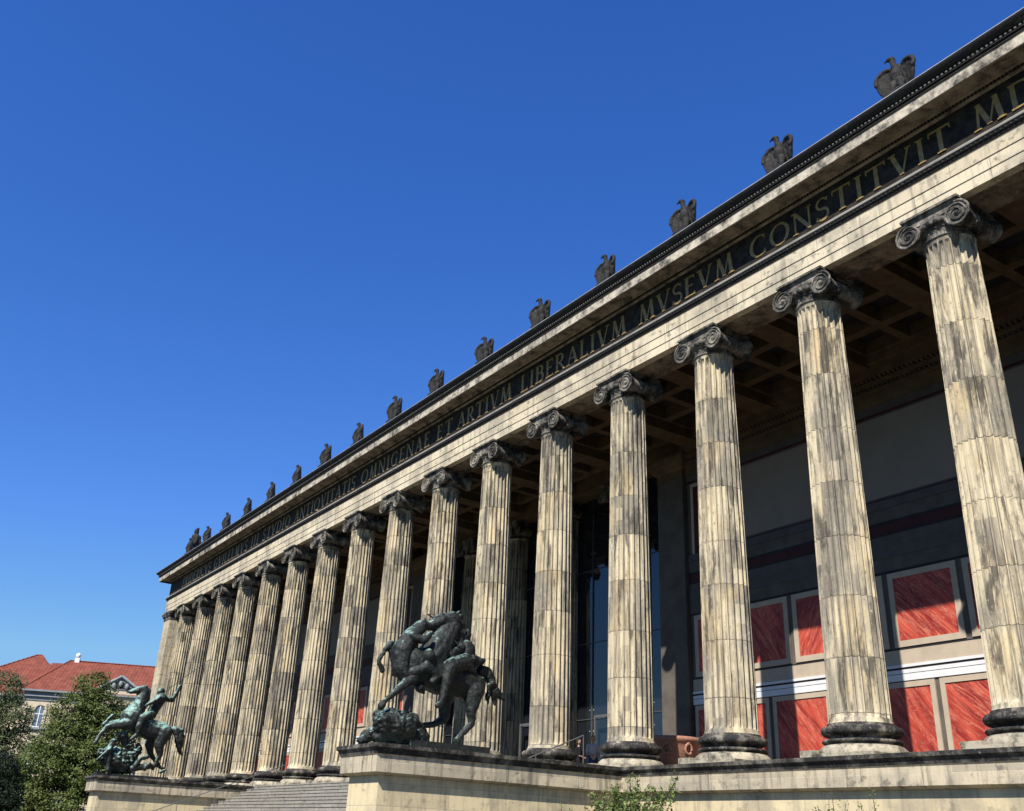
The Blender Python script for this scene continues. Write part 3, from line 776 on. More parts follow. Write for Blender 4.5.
NEAR={
 'horse':[[(53.8,-8.24,2.27,0.49),(53.8,-7.38,1.98,0.516),(53.8,-6.6,1.94,0.496),(53.8,-6.18,1.82,0.445)],[(53.8,-7.86,2.19,0.493),(53.8,-7.38,2.9,0.456),(53.8,-7.04,3.5,0.313)],[(53.8,-7.02,3.71,0.286),(53.8,-7.41,3.64,0.223),(53.8,-7.72,3.44,0.154)],[(53.9,-6.97,3.82,0.068),(53.95,-6.74,3.88,0.034)],[(53.7,-6.89,3.88,0.069),(53.68,-6.69,4.04,0.035)],[(53.55,-8.33,2.28,0.302),(53.5,-8.6,1.99,0.157),(53.5,-8.74,2.4,0.111),(53.5,-8.89,2.76,0.112),(53.5,-9.07,2.56,0.065),(53.5,-9.23,2.25,0.058),(53.5,-9.19,2.15,0.078),(53.5,-9.08,1.99,0.084)],[(54,-8.17,1.93,0.246),(54.1,-8.63,1.59,0.134),(54.1,-9.01,1.24,0.082),(54.1,-9.19,1.07,0.075),(54.1,-9.31,0.91,0.112)],[(54.02,-6.24,1.66,0.347),(54.1,-6.32,1.15,0.191),(54.1,-6.29,0.72,0.105),(54.1,-6.59,0.41,0.085),(54.1,-6.74,0.21,0.116)],[(53.55,-6.75,1.77,0.335),(53.5,-6.92,1.36,0.213),(53.5,-6.88,0.86,0.146),(53.5,-7.24,0.66,0.085),(53.5,-7.65,0.58,0.091)]],
 'mane':[[(53.78,-7.17,2.41,0.147),(53.8,-6.84,2.98,0.176),(53.8,-6.67,3.41,0.137),(53.8,-6.78,3.8,0.096)],[(53.9,-6.79,3.11,0.081),(53.9,-6.58,2.94,0.041)],[(53.9,-6.77,3.38,0.082),(53.9,-6.62,3.54,0.041)],[(53.9,-6.81,2.9,0.067),(53.9,-6.68,2.72,0.04)]],
 'tail':[[(53.8,-5.96,2.15,0.102),(53.8,-5.86,2.36,0.136),(53.8,-5.63,2.32,0.164),(53.8,-5.47,2.06,0.15),(53.85,-5.33,1.77,0.123),(53.9,-5.04,1.57,0.041)],[(53.75,-5.52,2.16,0.123),(53.75,-5.41,1.77,0.116),(53.8,-5.28,1.39,0.041)],[(53.9,-5.51,2.01,0.109),(53.9,-5.32,1.83,0.082),(53.92,-5.11,1.72,0.034)],[(53.88,-5.56,1.94,0.095),(53.86,-5.62,1.6,0.081),(53.85,-5.57,1.4,0.034)]],
 'rider':[[(53.8,-6.45,2.57,0.285),(53.8,-6.51,2.86,0.313),(53.8,-6.65,3.09,0.163)],[(53.8,-6.54,3.21,0.123),(53.8,-6.52,3.33,0.171),(53.8,-6.47,3.37,0.151)],[(54,-6.6,2.46,0.269),(54.3,-7.24,2.24,0.21),(54.35,-7.36,1.94,0.156),(54.35,-7.44,1.48,0.11),(54.35,-7.52,1.15,0.077),(54.42,-7.68,1.07,0.064)],[(53.6,-6.36,2.53,0.273),(53.3,-6.65,2.43,0.218),(53.25,-6.67,2.07,0.15),(53.25,-6.75,1.6,0.101)],[(54.02,-6.77,2.89,0.121),(54.15,-7.14,2.63,0.093),(54.1,-7.32,2.81,0.073)],[(53.58,-6.48,3.02,0.137),(53.45,-6.78,2.9,0.102),(53.45,-7.03,3.06,0.089)]],
 'drapery':[[(53.92,-6.58,2.73,0.149),(53.95,-6.26,2.57,0.163),(53.95,-5.9,2.61,0.055)],[(54.1,-6.58,2.38,0.174),(54.1,-6.41,2.21,0.107),(54.1,-6.19,2.4,0.04)],[(54,-6.38,2.62,0.162),(54,-6.05,2.56,0.095),(54,-5.89,2.63,0.034)],[(53.7,-6.24,2.74,0.137),(53.7,-5.98,2.57,0.11),(53.7,-5.78,2.56,0.041)]],
 'panther':[[(53.85,-8.11,3.35,0.199),(53.85,-8.38,3.05,0.264),(53.9,-8.68,2.58,0.306),(53.9,-8.68,2.07,0.277),(53.95,-8.42,1.78,0.232)],[(53.85,-8.06,3.39,0.186),(53.85,-7.88,3.39,0.134)],[(53.94,-8.04,3.5,0.06),(53.95,-8.03,3.58,0.033)],[(53.72,-7.95,3.54,0.06),(53.7,-7.93,3.64,0.034)],[(54.1,-8.48,2.97,0.144),(54.25,-8.18,2.89,0.117),(54.25,-8.01,3.08,0.085)],[(54.2,-7.96,2.48,0.209),(54.2,-7.96,2.45,0.196)],[(54.1,-8.38,1.96,0.167),(54.25,-8.04,2.15,0.155),(54.3,-7.67,1.9,0.117),(54.3,-7.81,1.76,0.09)],[(54,-8.06,1.57,0.168),(54,-7.94,1.45,0.065)]],
 'rock':[[(53.8,-9.01,0.56,0.327),(53.8,-8.29,0.51,0.382),(53.8,-7.75,0.23,0.218)],[(54.15,-9.18,0.46,0.31),(54.15,-8.54,0.41,0.338)],[(54,-9.15,0.24,0.31),(54,-8.07,0.16,0.278)],[(53.6,-9.06,0.69,0.228),(54,-8.85,0.69,0.226)],[(53.5,-8.82,0.3,0.317),(53.5,-7.88,0.26,0.258)],[(53.8,-9.58,0.06,0.136),(53.9,-9.43,0.16,0.185)],[(54,-9.8,-0.05,0.085),(53.6,-9.35,0.13,0.137)]]}
FAR={
 'horse':[[(22.7,-8.31,2.86,0.637),(22.7,-7.75,2.54,0.54),(22.7,-7.18,2.33,0.542),(22.7,-6.71,2.31,0.56)],[(22.7,-8.3,2.99,0.539),(22.7,-8.04,3.67,0.378),(22.7,-7.94,4.33,0.243)],[(22.7,-8.03,4.42,0.228),(22.7,-8.37,4.32,0.182),(22.7,-8.68,4.2,0.113)],[(22.8,-7.95,4.55,0.076),(22.8,-7.92,4.69,0.031)],[(22.95,-8.48,2.58,0.372),(23,-9.04,2.42,0.207),(23,-9.59,2.29,0.147),(23,-9.85,1.88,0.087),(23,-10.01,1.45,0.116)],[(22.45,-8.42,2.61,0.345),(22.4,-9.05,2.56,0.179),(22.4,-9.65,2.4,0.118),(22.4,-9.52,2.64,0.074),(22.4,-9.3,2.91,0.112)],[(22.92,-6.56,2.25,0.468),(23,-6.72,1.59,0.27),(23,-6.57,1.1,0.15),(23,-6.72,0.71,0.097),(23,-6.83,0.42,0.119)],[(22.48,-6.82,2.19,0.455),(22.4,-7.09,1.59,0.241),(22.4,-6.93,1.16,0.15),(22.4,-6.35,0.57,0.098),(22.4,-6.05,0.4,0.106)]],
 'mane':[[(22.7,-8.06,3.41,0.151),(22.7,-7.79,3.89,0.197),(22.7,-7.76,4.35,0.137),(22.7,-7.92,4.57,0.091)],[(22.8,-7.98,3.54,0.151),(22.8,-7.71,3.69,0.091)]],
 'tail':[[(22.7,-6.29,2.4,0.137),(22.7,-5.93,2.48,0.198),(22.7,-5.64,2.41,0.215),(22.7,-5.54,2.03,0.214),(22.7,-5.51,1.52,0.137),(22.7,-5.33,1.2,0.045)],[(22.75,-5.86,2.39,0.153),(22.8,-5.71,1.88,0.152),(22.8,-5.6,1.5,0.076)]],
 'rider':[[(22.7,-7.35,3.22,0.288),(22.7,-7.23,3.59,0.304),(22.7,-7.01,4.04,0.321)],[(22.7,-7.02,4.21,0.107),(22.7,-7.09,4.36,0.184),(22.7,-7.05,4.45,0.184)],[(22.85,-7.38,3.14,0.272),(23.2,-7.92,2.87,0.224),(23.25,-8.02,2.47,0.178),(23.25,-8.06,1.97,0.104),(23.3,-8.31,1.75,0.074)],[(22.55,-7.3,3.17,0.273),(22.2,-7.67,2.96,0.228),(22.15,-7.74,2.57,0.182),(22.15,-7.79,2.05,0.106)],[(23,-7.19,4.03,0.152),(23.1,-7.56,3.72,0.113),(23.1,-7.83,3.54,0.09)],[(22.5,-6.79,4.08,0.169),(22.4,-6.3,4.04,0.116),(22.4,-6.13,4.43,0.101),(22.4,-6.01,4.84,0.102)]],
 'lion':[[(22.8,-9.26,0.95,0.365),(22.8,-8.67,0.88,0.454),(22.7,-8.16,0.67,0.368),(22.8,-8.01,0.43,0.265)],[(23,-8.95,0.73,0.401),(23,-8.45,0.46,0.365)],[(22.9,-9.6,0.98,0.204),(22.8,-9.32,0.64,0.262)],[(22.7,-7.9,1,0.267),(22.7,-7.68,1.34,0.209),(22.7,-7.75,1.52,0.104)],[(22.7,-8.6,1.89,0.282),(22.7,-8.41,1.59,0.163),(22.7,-8.09,1.3,0.163)],[(23,-9.62,0.67,0.13),(23,-9.7,0.61,0.072)],[(22.8,-8.74,0.26,0.262),(22.8,-8.1,0.24,0.22)]],
 'fallen_figure':[[(23.25,-9.18,1.56,0.16),(23.25,-9.22,1.43,0.16),(23.25,-9.34,1.11,0.188),(23.25,-9.23,0.75,0.174),(23.3,-9.21,0.45,0.108),(23.3,-9.21,0.15,0.13)],[(23.4,-9.29,1.17,0.116),(23.4,-9.58,0.9,0.086),(23.4,-9.77,0.65,0.072)]],
 'fallen_warrior':[[(23.1,-7.99,0.27,0.146),(23.1,-7.56,0.4,0.177),(23.1,-7,0.5,0.148)],[(23.2,-7.8,0.5,0.132),(23.2,-7.61,0.82,0.118),(23.2,-7.25,0.94,0.088)],[(23.2,-7.12,0.61,0.118),(23.2,-7.32,0.35,0.118)],[(23,-6.4,0.24,0.089),(23,-6.19,0.37,0.067)]]}


def bronze_group(name, data, origin, label, vox, name_i=0):
    root = empty(name, origin); tag(root, label, 'bronze statue')
    names = list(data)
    for part in names:
        mb = MB()
        for ch in data[part]:
            pts = [((p[0]-origin[0]), (p[1]-origin[1]), (p[2]-origin[2]), p[3]) for p in ch]
            if len(pts) == 1: mb.ball(pts[0][:3], pts[0][3])
            kf = {'mane': 1.45, 'tail': 1.0, 'rider': 1.12, 'drapery': 1.25}.get(part, 1.0) if name_i == 0 else 1.0
            pts = [(p[0], p[1], p[2], p[3]*kf) for p in pts]
            for a, b in zip(pts, pts[1:]): mb.capsule(a[:3], a[3], b[:3], b[3])
        jit = {'rock': .07, 'lion': .11, 'mane': .06, 'tail': .05, 'drapery': .05}.get(part, (.026 if name_i == 0 else .03))
        clay(mb, part, M['bronzegreen' if name_i else 'bronze'], vox, root, 1, jit, 5 if jit > .03 else 4.5)
    return root
g = bronze_group('bronze_horse_group', NEAR, (53.8, -8.0, FLOOR+.005), 'near bronze group of a rearing horse with rider and attacking panther on the stair cheek', .026)
mb = MB().box(-.55, .55, -.4, 2.25, 0, .24); mb.box(-.62, .62, -1.5, 2.3, -.0, .08)
mb.build('plinth', M['bronzegreen'], g)
mb = MB(); h0 = Vector((-.45, 1.07, 3.6))
mb.tube([(-.46, 1.24, 3.62), (-.42, .35, 4.02)], .022, 6); mb.build('spear', M['bronze'], g)
mb = MB()
mb.tube([(-.02, .28, 3.55), (.3, .75, 3.35), (.42, 1.1, 3.0)], .02, 6); mb.build('rein', M['bronze'], g)
g = bronze_group('bronze_horse_group', FAR, (22.7, -8.0, FLOOR+.005), 'far bronze group of a rider on a rearing horse spearing a lion', .045, 1)
MB().box(-.6, .6, -1.7, 2.0, 0, .14).build('plinth', M['bronze'], g)
MB().tube([(-.25, -.1+.2, 3.35+.15), (-.28, 2.0, 5.1+.25), (-.3, 3.45, 6.55+.15)], .018, 6).build('spear', M['bronze'], g)

# ================================================================== PLANTER, RAILS, PEOPLE
t = MB().lathe([(.55, 0), (.62, .05), (.60, .12), (.55, .2), (.78, .42), (.98, .75), (1.06, 1.05), (1.10, 1.22), (1.17, 1.27), (1.17, 1.40), (1.08, 1.42), (1.04, 1.34), (.9, 1.3)], 64)
pl = t.build('granite_bowl', M['granite']); pl.location = (52.25, 3.4, FLOOR+.01)
tag(pl, 'large round reddish granite bowl with ring handles between two columns', 'bowl')
for a in (R(-50), R(-8), R(-105), R(160), R(70)):
    mb = MB(); cx, cy = 1.10*math.cos(a), 1.10*math.sin(a)
    pts = [(cx-math.sin(a)*.14*math.cos(q), cy+math.cos(a)*.14*math.cos(q), .98+.17*math.sin(q)) for q in [2*PI*i/20 for i in range(21)]]
    mb.tube(pts, .045, 8); mb.ball((cx*.97, cy*.97, 1.17), .09); mb.build('ring_handle', M['granite'], pl)
def stair_rail(x, label):
    o = MB(); ys = [.15] + [-1.9-1.95*i for i in range(4)]
    sl = rise/.36
    def zz(y): return 1.14 + (y-.15)*.40
    o.tube([(x, y, zz(y)) for y in ys]+[(x, ys[-1]-.25, zz(ys[-1]-.25)-.05)], .022, 8)
    r = o.build('handrail', M['steel']); tag(r, label, 'handrail', 'handrails on the grand staircase')
    for y in ys:
        zf = FLOOR if y > -.95 else FLOOR - (int((-1.05-y)/.36)+1)*rise
        MB().tube([(x, y, zf), (x, y, zz(y))], .02, 6).build('post', M['steel'], r)
stair_rail(51.3, 'thin steel handrail behind the near bronze group, rising to the columns')
stair_rail(25.0, 'thin steel handrail running up the stairs beside the far stair cheek')

M['skin'] = plain('skin', (.42, .26, .18), .6, .3, .05)
M['shirt'] = plain('pale_shirt', (.50, .47, .45), .9, .1, .1)
M['jeans'] = plain('blue_jeans', (.04, .07, .15), .9, .1, .2)
M['black'] = plain('black_cloth', (.015, .015, .017), .9, .1, .2)
M['hair'] = plain('dark_hair', (.03, .02, .015), .7, .3, .2)
def person(x, y, rz, label, shirt, trousers, pack):
    H = 1.84/1.75
    root = empty('person', (x, y, FLOOR+.008), rz); tag(root, label, 'person', 'visitors in the portico')
    root.scale = (H, H, H)
    b = MB(); c = b.capsule
    c((0, 0, .98), .13, (0, 0, 1.30), .15); c((-.12, 0, 1.38), .07, (.12, 0, 1.38), .07); c((0, 0, 1.4), .06, (0, -.01, 1.52), .05)
    c((0, -.01, 1.60), .085, (0, -.015, 1.66), .088); c((0, -.09, 1.60), .02, (0, -.105, 1.58), .018); c((-.085, 0, 1.60), .02, (-.09, 0, 1.63), .02); c((.085, 0, 1.60), .02, (.09, 0, 1.63), .02)
    for s in (-1, 1):
        c((.19*s, 0, 1.37), .055, (.24*s, -.02, 1.10), .042); c((.24*s, -.02, 1.10), .042, (.12*s, -.22, 1.02), .032); c((.12*s, -.22, 1.02), .035, (.06*s, -.28, 1.03), .03)
        for q in range(4): c((.06*s, -.28, 1.05-q*.018), .011, ((.02-.002*q)*s, -.31, 1.045-q*.018), .009)
        c((.08*s, -.26, 1.05), .012, (.07*s, -.30, 1.08), .009)
        c((.09*s, 0, .95), .09, (.11*s, -.01, .50), .06); c((.11*s, -.01, .50), .058, (.12*s, .02, .09), .04); c((.12*s, .03, .05), .045, (.13*s, -.14, .035), .035)
    clay(b, 'body', M['skin'], .016, root, 2)
    b = MB(); c = b.capsule
    c((0, 0, .98), .155, (0, 0, 1.30), .168); c((-.13, 0, 1.37), .085, (.13, 0, 1.37), .085)
    for s in (-1, 1): c((.19*s, 0, 1.37), .075, (.235*s, -.02, 1.15), .062)
    clay(b, 'shirt', shirt, .02, root, 2, .008, 8)
    b = MB(); c = b.capsule
    for s in (-1, 1):
        c((.085*s, 0, .95), .115, (.11*s, -.01, .50), .08); c((.11*s, -.01, .50), .08, (.12*s, .02, .12), .065)
    clay(b, 'trousers', trousers, .02, root, 2, .008, 8)
    b = MB(); b.capsule((0, .015, 1.63), .092, (0, .01, 1.69), .085); b.capsule((0, .05, 1.6), .07, (0, .05, 1.52), .05)
    clay(b, 'hair', M['hair'], .016, root, 2)
    b = MB()
    for s in (-1, 1): b.capsule((.12*s, .03, .045), .052, (.13*s, -.15, .035), .045)
    clay(b, 'shoes', M['black'], .016, root, 1)
    if pack:
        b = MB(); b.capsule((0, .22, 1.02), .12, (0, .21, 1.3), .11); b.capsule((-.09, .2, 1.05), .09, (-.09, .2, 1.28), .08); b.capsule((.09, .2, 1.05), .09, (.09, .2, 1.28), .08)
        k = clay(b, 'backpack', M['black'], .02, None, 2)
        k.location = (x, y, FLOOR+.008); k.rotation_euler.z = rz; k.scale = (H, H, H)
        tag(k, 'dark backpack worn by the person in the pale shirt', 'backpack')
person(47.2, 3.9, R(60), 'person in a pale shirt and blue jeans standing between two columns', M['shirt'], M['jeans'], True)
person(45.6, 4.4, R(150), 'person in dark clothes half hidden behind a column', M['black'], M['black'], False)

# ================================================================== VEGETATION
def leaves(n, lobes, size, seed, shell=.55, clump=26, up=.35):
    rnd = random.Random(seed); vs = []; fs = []
    tot = sum(l[3]*l[3] for l in lobes)
    for (cx, cy, cz, r, sq) in lobes:
        cnt = int(n*r*r/tot/clump)
        for _ in range(cnt):
            while True:
                d = Vector((rnd.gauss(0, 1), rnd.gauss(0, 1), rnd.gauss(0, 1)))
                if d.length > .1: break
            d.normalize()
            nz = noise.noise(Vector((d.x*2.2+cx, d.y*2.2+cy, d.z*2.2+cz)))
            rr = r*(shell+(1-shell)*rnd.random()**.5)*(1+.30*nz)
            p = Vector((cx+d.x*rr, cy+d.y*rr, cz+d.z*rr*sq))
            cr = rnd.uniform(.5, 1.2)*size*4.2
            for _ in range(clump):
                q = Vector((rnd.gauss(0, 1)*cr*.6, rnd.gauss(0, 1)*cr*.6, rnd.gauss(0, 1)*cr*.34))
                nrm = (d*.7+Vector((rnd.gauss(0, .55), rnd.gauss(0, .55), rnd.gauss(0, .55)+up))).normalized()
                a = nrm.orthogonal().normalized(); a = (Matrix.Rotation(rnd.uniform(0, 6.28), 3, nrm) @ a)
                b = nrm.cross(a); s = size*rnd.uniform(.6, 1.25); c0 = p+q
                o = len(vs)
                vs += [c0-a*s, c0-b*s*.5+nrm*s*.1, c0+a*s, c0+b*s*.5+nrm*s*.1]; fs.append((o, o+1, o+2, o+3))
    me = bpy.data.meshes.new('crown'); me.from_pydata([tuple(v) for v in vs], [], fs)
    return me
def tree(name, label, x, y, lobes, n, size, mat, seed, trunk=.35, hgt=None, group=None):
    lo = [(a-x, b-y, c-GROUND, r, q) for a, b, c, r, q in lobes]
    root = empty(name, (x, y, GROUND)); tag(root, label, 'tree', group)
    me = leaves(n, lo, size, seed); me.name = 'crown'; me.materials.append(mat); link('crown', me, root)
    mb = MB(); top = max(l[2] for l in lo)
    mb.tube([(0, 0, -.2), (.1, .05, top*.3), (-.1, .1, top*.6), (0, 0, top)], [trunk, trunk*.8, trunk*.55, trunk*.2], 10)
    rnd = random.Random(seed+5)
    for l in lo:
        z0 = top*rnd.uniform(.2, .5); m = ((l[0])*.5, (l[1])*.5, (z0+l[2])/2+.3)
        mb.tube([(0, .05, z0), m, (l[0], l[1], l[2])], [trunk*.45, trunk*.3, trunk*.1], 7)
        for _ in range(5):
            e = (l[0]+rnd.gauss(0, l[3]*.45), l[1]+rnd.gauss(0, l[3]*.45), l[2]+rnd.uniform(0, l[3]*.6))
            mb.tube([(l[0]*.8, l[1]*.8, l[2]*.85), e], [trunk*.12, trunk*.03], 5)
    mb.build('trunk', M['bark'], root)
    return root
tree('linden_tree', 'tall bright green tree behind the far bronze group', -14, -3.2,
     [(-14, -3.3, 8.3, 1.5, 1.15), (-14, -2.4, 6.6, 1.9, 1), (-14, -4.4, 6.0, 1.9, 1), (-13.5, -1.1, 4.6, 2.2, .9), (-14, -4.8, 3.6, 2.4, .9), (-13, -6.3, 1.6, 2.3, .9), (-13, -2.6, 1.8, 2.9, .9), (-13, .2, 1.5, 2.4, .9), (-12.5, -6.9, -1.2, 2.2, .9), (-13, -4, -1.4, 2.8, .9), (-15, -.2, 6.3, 1.5, .9)],
     60000, .13, M['leaf1'], 3, .4)
tree('broadleaf_tree', 'loose grey green tree in front of the red roofed house at the left edge', -27, -8.4,
     [(-27, -8.4, 8.9, 1.5, 1.25), (-27, -7.3, 6.4, 1.9, 1), (-27, -9.6, 6.0, 2.0, 1), (-27, -7.2, 3.6, 2.0, .9), (-27, -9.2, 3, 2.4, .9), (-26.5, -6.9, .8, 2.2, .9), (-26.5, -9.0, .3, 2.6, .9), (-26.5, -7.5, -2, 2.6, .9)],
     38000, .13, M['leaf2'], 9, .38)
tree('dark_tree', 'low tree in the bottom left corner, its shade put into very dark leaf colour', -6, -9.9,
     [(-6, -10.1, 1.0, 1.3, 1), (-6, -9.6, -.6, 1.5, 1), (-6, -11, -.4, 1.6, 1), (-6, -10, -2, 1.8, .9)], 22000, .10, M['leaf3'], 12, .3)
def shrub(name, label, x, y, stems, size, mat, seed, spread, group=None, n_leaf=60):
    rnd = random.Random(seed); root = empty(name, (x, y, GROUND)); tag(root, label, 'shrub', group)
    st_ = MB(); vs = []; fs = []
    for (dx, dy, h) in stems:
        pts = [(dx*.15, dy*.15, 0), (dx*.5, dy*.5, h*.5), (dx, dy, h)]
        P = []
        for i in range(13):
            t = i/12; P.append(Vector((dx*(.15+.85*t*t)+rnd.gauss(0, .015), dy*(.15+.85*t*t)+rnd.gauss(0, .015), h*t)))
        st_.tube(P, [.022*(1-t/13)+.004 for t in range(13)], 5)
        for j in range(n_leaf):
            t = rnd.uniform(.15, 1.0); i = min(11, int(t*12)); p = P[i].lerp(P[i+1], t*12-i)
            br = spread*(1.1-t*.85)*rnd.random()
            d = Vector((rnd.gauss(0, 1), rnd.gauss(0, 1), rnd.gauss(0.3, .5))).normalized()
            q = p+d*br
            if rnd.random() < .25: st_.tube([p, q], [.006, .003], 4)
            for _ in range(3):
                c0 = q+Vector((rnd.gauss(0, .05), rnd.gauss(0, .05), rnd.gauss(0, .04)))
                nrm = Vector((rnd.gauss(0, .6), rnd.gauss(0, .6)-.2, rnd.gauss(.5, .5))).normalized(); a = nrm.orthogonal().normalized()
                a = Matrix.Rotation(rnd.uniform(0, 6.28), 3, nrm) @ a; b = nrm.cross(a); s = size*rnd.uniform(.6, 1.3); o = len(vs)
                vs += [c0-a*s, c0-b*s*.45, c0+a*s, c0+b*s*.45]; fs.append((o, o+1, o+2, o+3))
    me = bpy.data.meshes.new('foliage'); me.from_pydata([tuple(v) for v in vs], [], fs); me.materials.append(mat)
    link('foliage', me, root); st_.build('stem', M['bark'], root)
rs = random.Random(4)
shrub('shrub', 'leafy green shrub in front of the podium wall, below the gap with the granite bowl', 57.3, -2.9,
      [(rs.uniform(-1.5, 1.1), rs.uniform(-.5, .5), rs.uniform(2.5, 3.3)) for _ in range(44)] + [(0, 0, 3.6), (.2, .1, 3.5), (1.5, .1, 3.2), (1.9, .1, 3.6), (2.0, -.1, 3.1), (-.75, .1, 3.25), (-1.9, 0, 2.6), (-2.1, 0, 2.45)],
      .06, M['leaf4'], 5, .42, None, 85)
shrub('young_shrub', 'thin weedy stems before the podium wall, left of the two on the right', 64.1, -2.9, [(-.35, 0, 2.75), (.1, 0, 3.05), (.35, .1, 2.8), (-.1, .1, 2.9)], .032, M['leaf4'], 15, .14, 'thin plants before the podium wall', 50)
shrub('young_shrub', 'thin weedy stems before the podium wall, closest to the right picture edge', 65.2, -2.9, [(.1, 0, 3.1), (-.25, 0, 2.8)], .032, M['leaf4'], 16, .14, 'thin plants before the podium wall', 45)
shrub('young_shrub', 'thin weedy stems in front of the side of the near stair cheek', 54.9+.5, -3.8, [(-.1, 0, 2.85), (.2, 0, 2.6), (0, .3, 2.7)], .035, M['leaf4'], 17, .2, 'thin plants before the podium wall', 50)
# park trees across the square, seen mirrored in the glass
t0 = tree('park_tree', 'dark green park tree across the square, seen only as a reflection in the glass', 0, 0, [(0, 0, 5, 5, .9), (2.5, 1, 2.5, 4, .9), (-2.5, -1, 3, 4, .9), (0, 0, 8.5, 3.2, 1)], 7000, .34, M['leaf3'], 30, .5, group='park trees across the square')
for i, (x, y) in enumerate([(-22, -95), (-10, -88), (2, -96), (13, -90), (25, -94), (37, -88), (48, -97), (60, -91), (73, -95), (-36, -90), (86, -89)]):
    c = t0 if i == 0 else copy_tree(t0); c.location = (x, y, GROUND); c.rotation_euler.z = i*1.3; k = .9+.25*((i*37) % 10)/10; c.scale = (k*1.2, k*1.2, k)

# ================================================================== HOUSE WITH THE RED ROOF
house = empty('red_roofed_house', (-60, -2.6, GROUND), R(68)); tag(house, 'pale stone house with a red tiled roof behind the trees at left', 'house')
G0 = -GROUND; ez = 12.8+G0
hw = MB().box(.8, 34, 0, 14, -.5, 11.55+G0).build('wall', M['bgwall'], house)
MB().box(-11.7, 4.5, 7, 22, -.5, 11.55+G0).build('wall', M['bgwall'], house)
def hip(x0, x1, y0, y1, z0, z1, rx0, rx1, ov=.5):
    ym = (y0+y1)/2
    v = [(x0-ov, y0-ov, z0), (x1+ov, y0-ov, z0), (x1+ov, y1+ov, z0), (x0-ov, y1+ov, z0), (rx0, ym, z1), (rx1, ym, z1)]
    mb = MB().add(v, [(0, 1, 5, 4), (1, 2, 5), (2, 3, 4, 5), (3, 0, 4), (0, 3, 2, 1)]); return mb
rf = hip(.8, 34, 0, 14, ez, 17.6+G0, 3.7, 31).build('roof', M['tile'], house)
rf2 = hip(-11.7, 4.5, 7, 22, ez, 19.1+G0, -2.6, -1.8).build('roof', M['tile'], house)
rf3 = hip(-3, 10, 8.5, 19.5, ez, 18.15+G0, 0, 7).build('roof', M['tile'], house)
MB().tube([(.3, -.5, ez+.02), (3.7, 7, 17.62+G0), (31, 7, 17.62+G0)], .12, 6).build('ridge_tiles', M['tile'], rf)
MB().tube([(-12.2, 6.5, ez+.02), (-2.4, 14.5, 19.12+G0), (-1.8, 14.5, 19.12+G0), (5, 6.5, ez+.02)], .12, 6).build('ridge_tiles', M['tile'], rf2)
ch = MB().box(4.3, 4.9, 6.7, 7.3, 17.3+G0, 18.0+G0); ch.lathe([(.12, 18.0+G0), (.28, 18.15+G0), (.34, 18.5+G0), (.2, 18.65+G0), (.05, 18.72+G0)], 14, 4.6, 7.0)
ch.build('roof_finial', M['winwhite'], rf)
cn = MB().box(.7, 34.1, -.10, .05, 11.5+G0, 11.95+G0); cn.box(.6, 34.2, -.35, .3, 11.96+G0, 12.1+G0); cn.box(.65, 34.15, -.12, .05, 12.11+G0, 12.55+G0); cn.box(.35, 34.4, -.65, .3, 12.56+G0, 12.78+G0)
cn.build('cornice', M['bggrey'], house)
cn = MB().box(-11.8, .6, 6.9, 7.05, 11.5+G0, 12.5+G0); cn.box(-12.1, .5, 6.4, 7.1, 12.51+G0, 12.78+G0); cn.build('cornice', M['bggrey'], house)
def win(x, z0, z1, w, arch=True):
    fr_ = MB(); hw_ = w/2
    pts = [(x-hw_-.28, z0-.05)]
    o = MB()
    N = 10; zc = z1-hw_ if arch else z1
    outer = [(x+hw_+.25, z0)] + ([(x+(hw_+.25)*math.cos(PI*i/N), zc+(hw_+.25)*math.sin(PI*i/N)) for i in range(N+1)] if arch else [(x+hw_+.25, zc+.25), (x-hw_-.25, zc+.25)]) + [(x-hw_-.25, z0)]
    inner = [(x+hw_, z0)] + ([(x+hw_*math.cos(PI*i/N), zc+hw_*math.sin(PI*i/N)) for i in range(N+1)] if arch else [(x+hw_, zc), (x-hw_, zc)]) + [(x-hw_, z0)]
    n = len(outer)
    vs = [(a, -.16, b) for a, b in outer]+[(a, -.16, b) for a, b in inner]+[(a, .02, b) for a, b in outer]+[(a, .02, b) for a, b in inner]
    fs = []
    for i in range(n-1): fs += [(i, i+1, n+i+1, n+i), (2*n+i, i, i+1, 2*n+i+1)[::-1], (n+i, n+i+1, 3*n+i+1, 3*n+i)]
    wn = o.add(vs, fs).build('window', M['bgwall'], house)
    MB().prism(inner, -.03, -.01).build('pane', M['pane'], wn)
    f = MB(); f.box(x-.05, x+.05, -.09, -.035, z0, z1-.02); f.box(x-hw_, x+hw_, -.085, -.036, z0+(z1-z0)*.58, z0+(z1-z0)*.58+.1)
    f.box(x-hw_, x-hw_+.09, -.088, -.034, z0, zc); f.box(x+hw_-.09, x+hw_, -.088, -.034, z0, zc); f.box(x-hw_+.09, x+hw_-.09, -.087, -.033, z0, z0+.1)
    f.build('window_frame', M['winwhite'], wn)
    MB().box(x-hw_-.45, x+hw_+.45, -.38, .05, z0-.28, z0-.02).build('sill', M['bggrey'], wn)
for i in range(7):
    x = 2.95+4.4*i
    win(x, 8.3+G0, 10.95+G0, 1.15); win(x, 3.6+G0, 6.4+G0, 1.2, False); win(x, -.8+G0, 2.2+G0, 1.2, False)
    MB().box(x-.75, x+.75, -.08, .02, 7.05+G0, 7.85+G0).build('panel', M['frame'], house)
for i in range(1, 7):
    x = 2.95+4.4*i-2.2
    MB().box(x-.3, x+.3, -.14, .02, -.3, 11.45+G0).build('pilaster', M['bgwall'], house)
dm = MB().box(9.9, 14.1, -.35, 3.0, 12.79+G0-1.2, 13.4+G0).build('gabled_dormer', M['bgwall'], house)
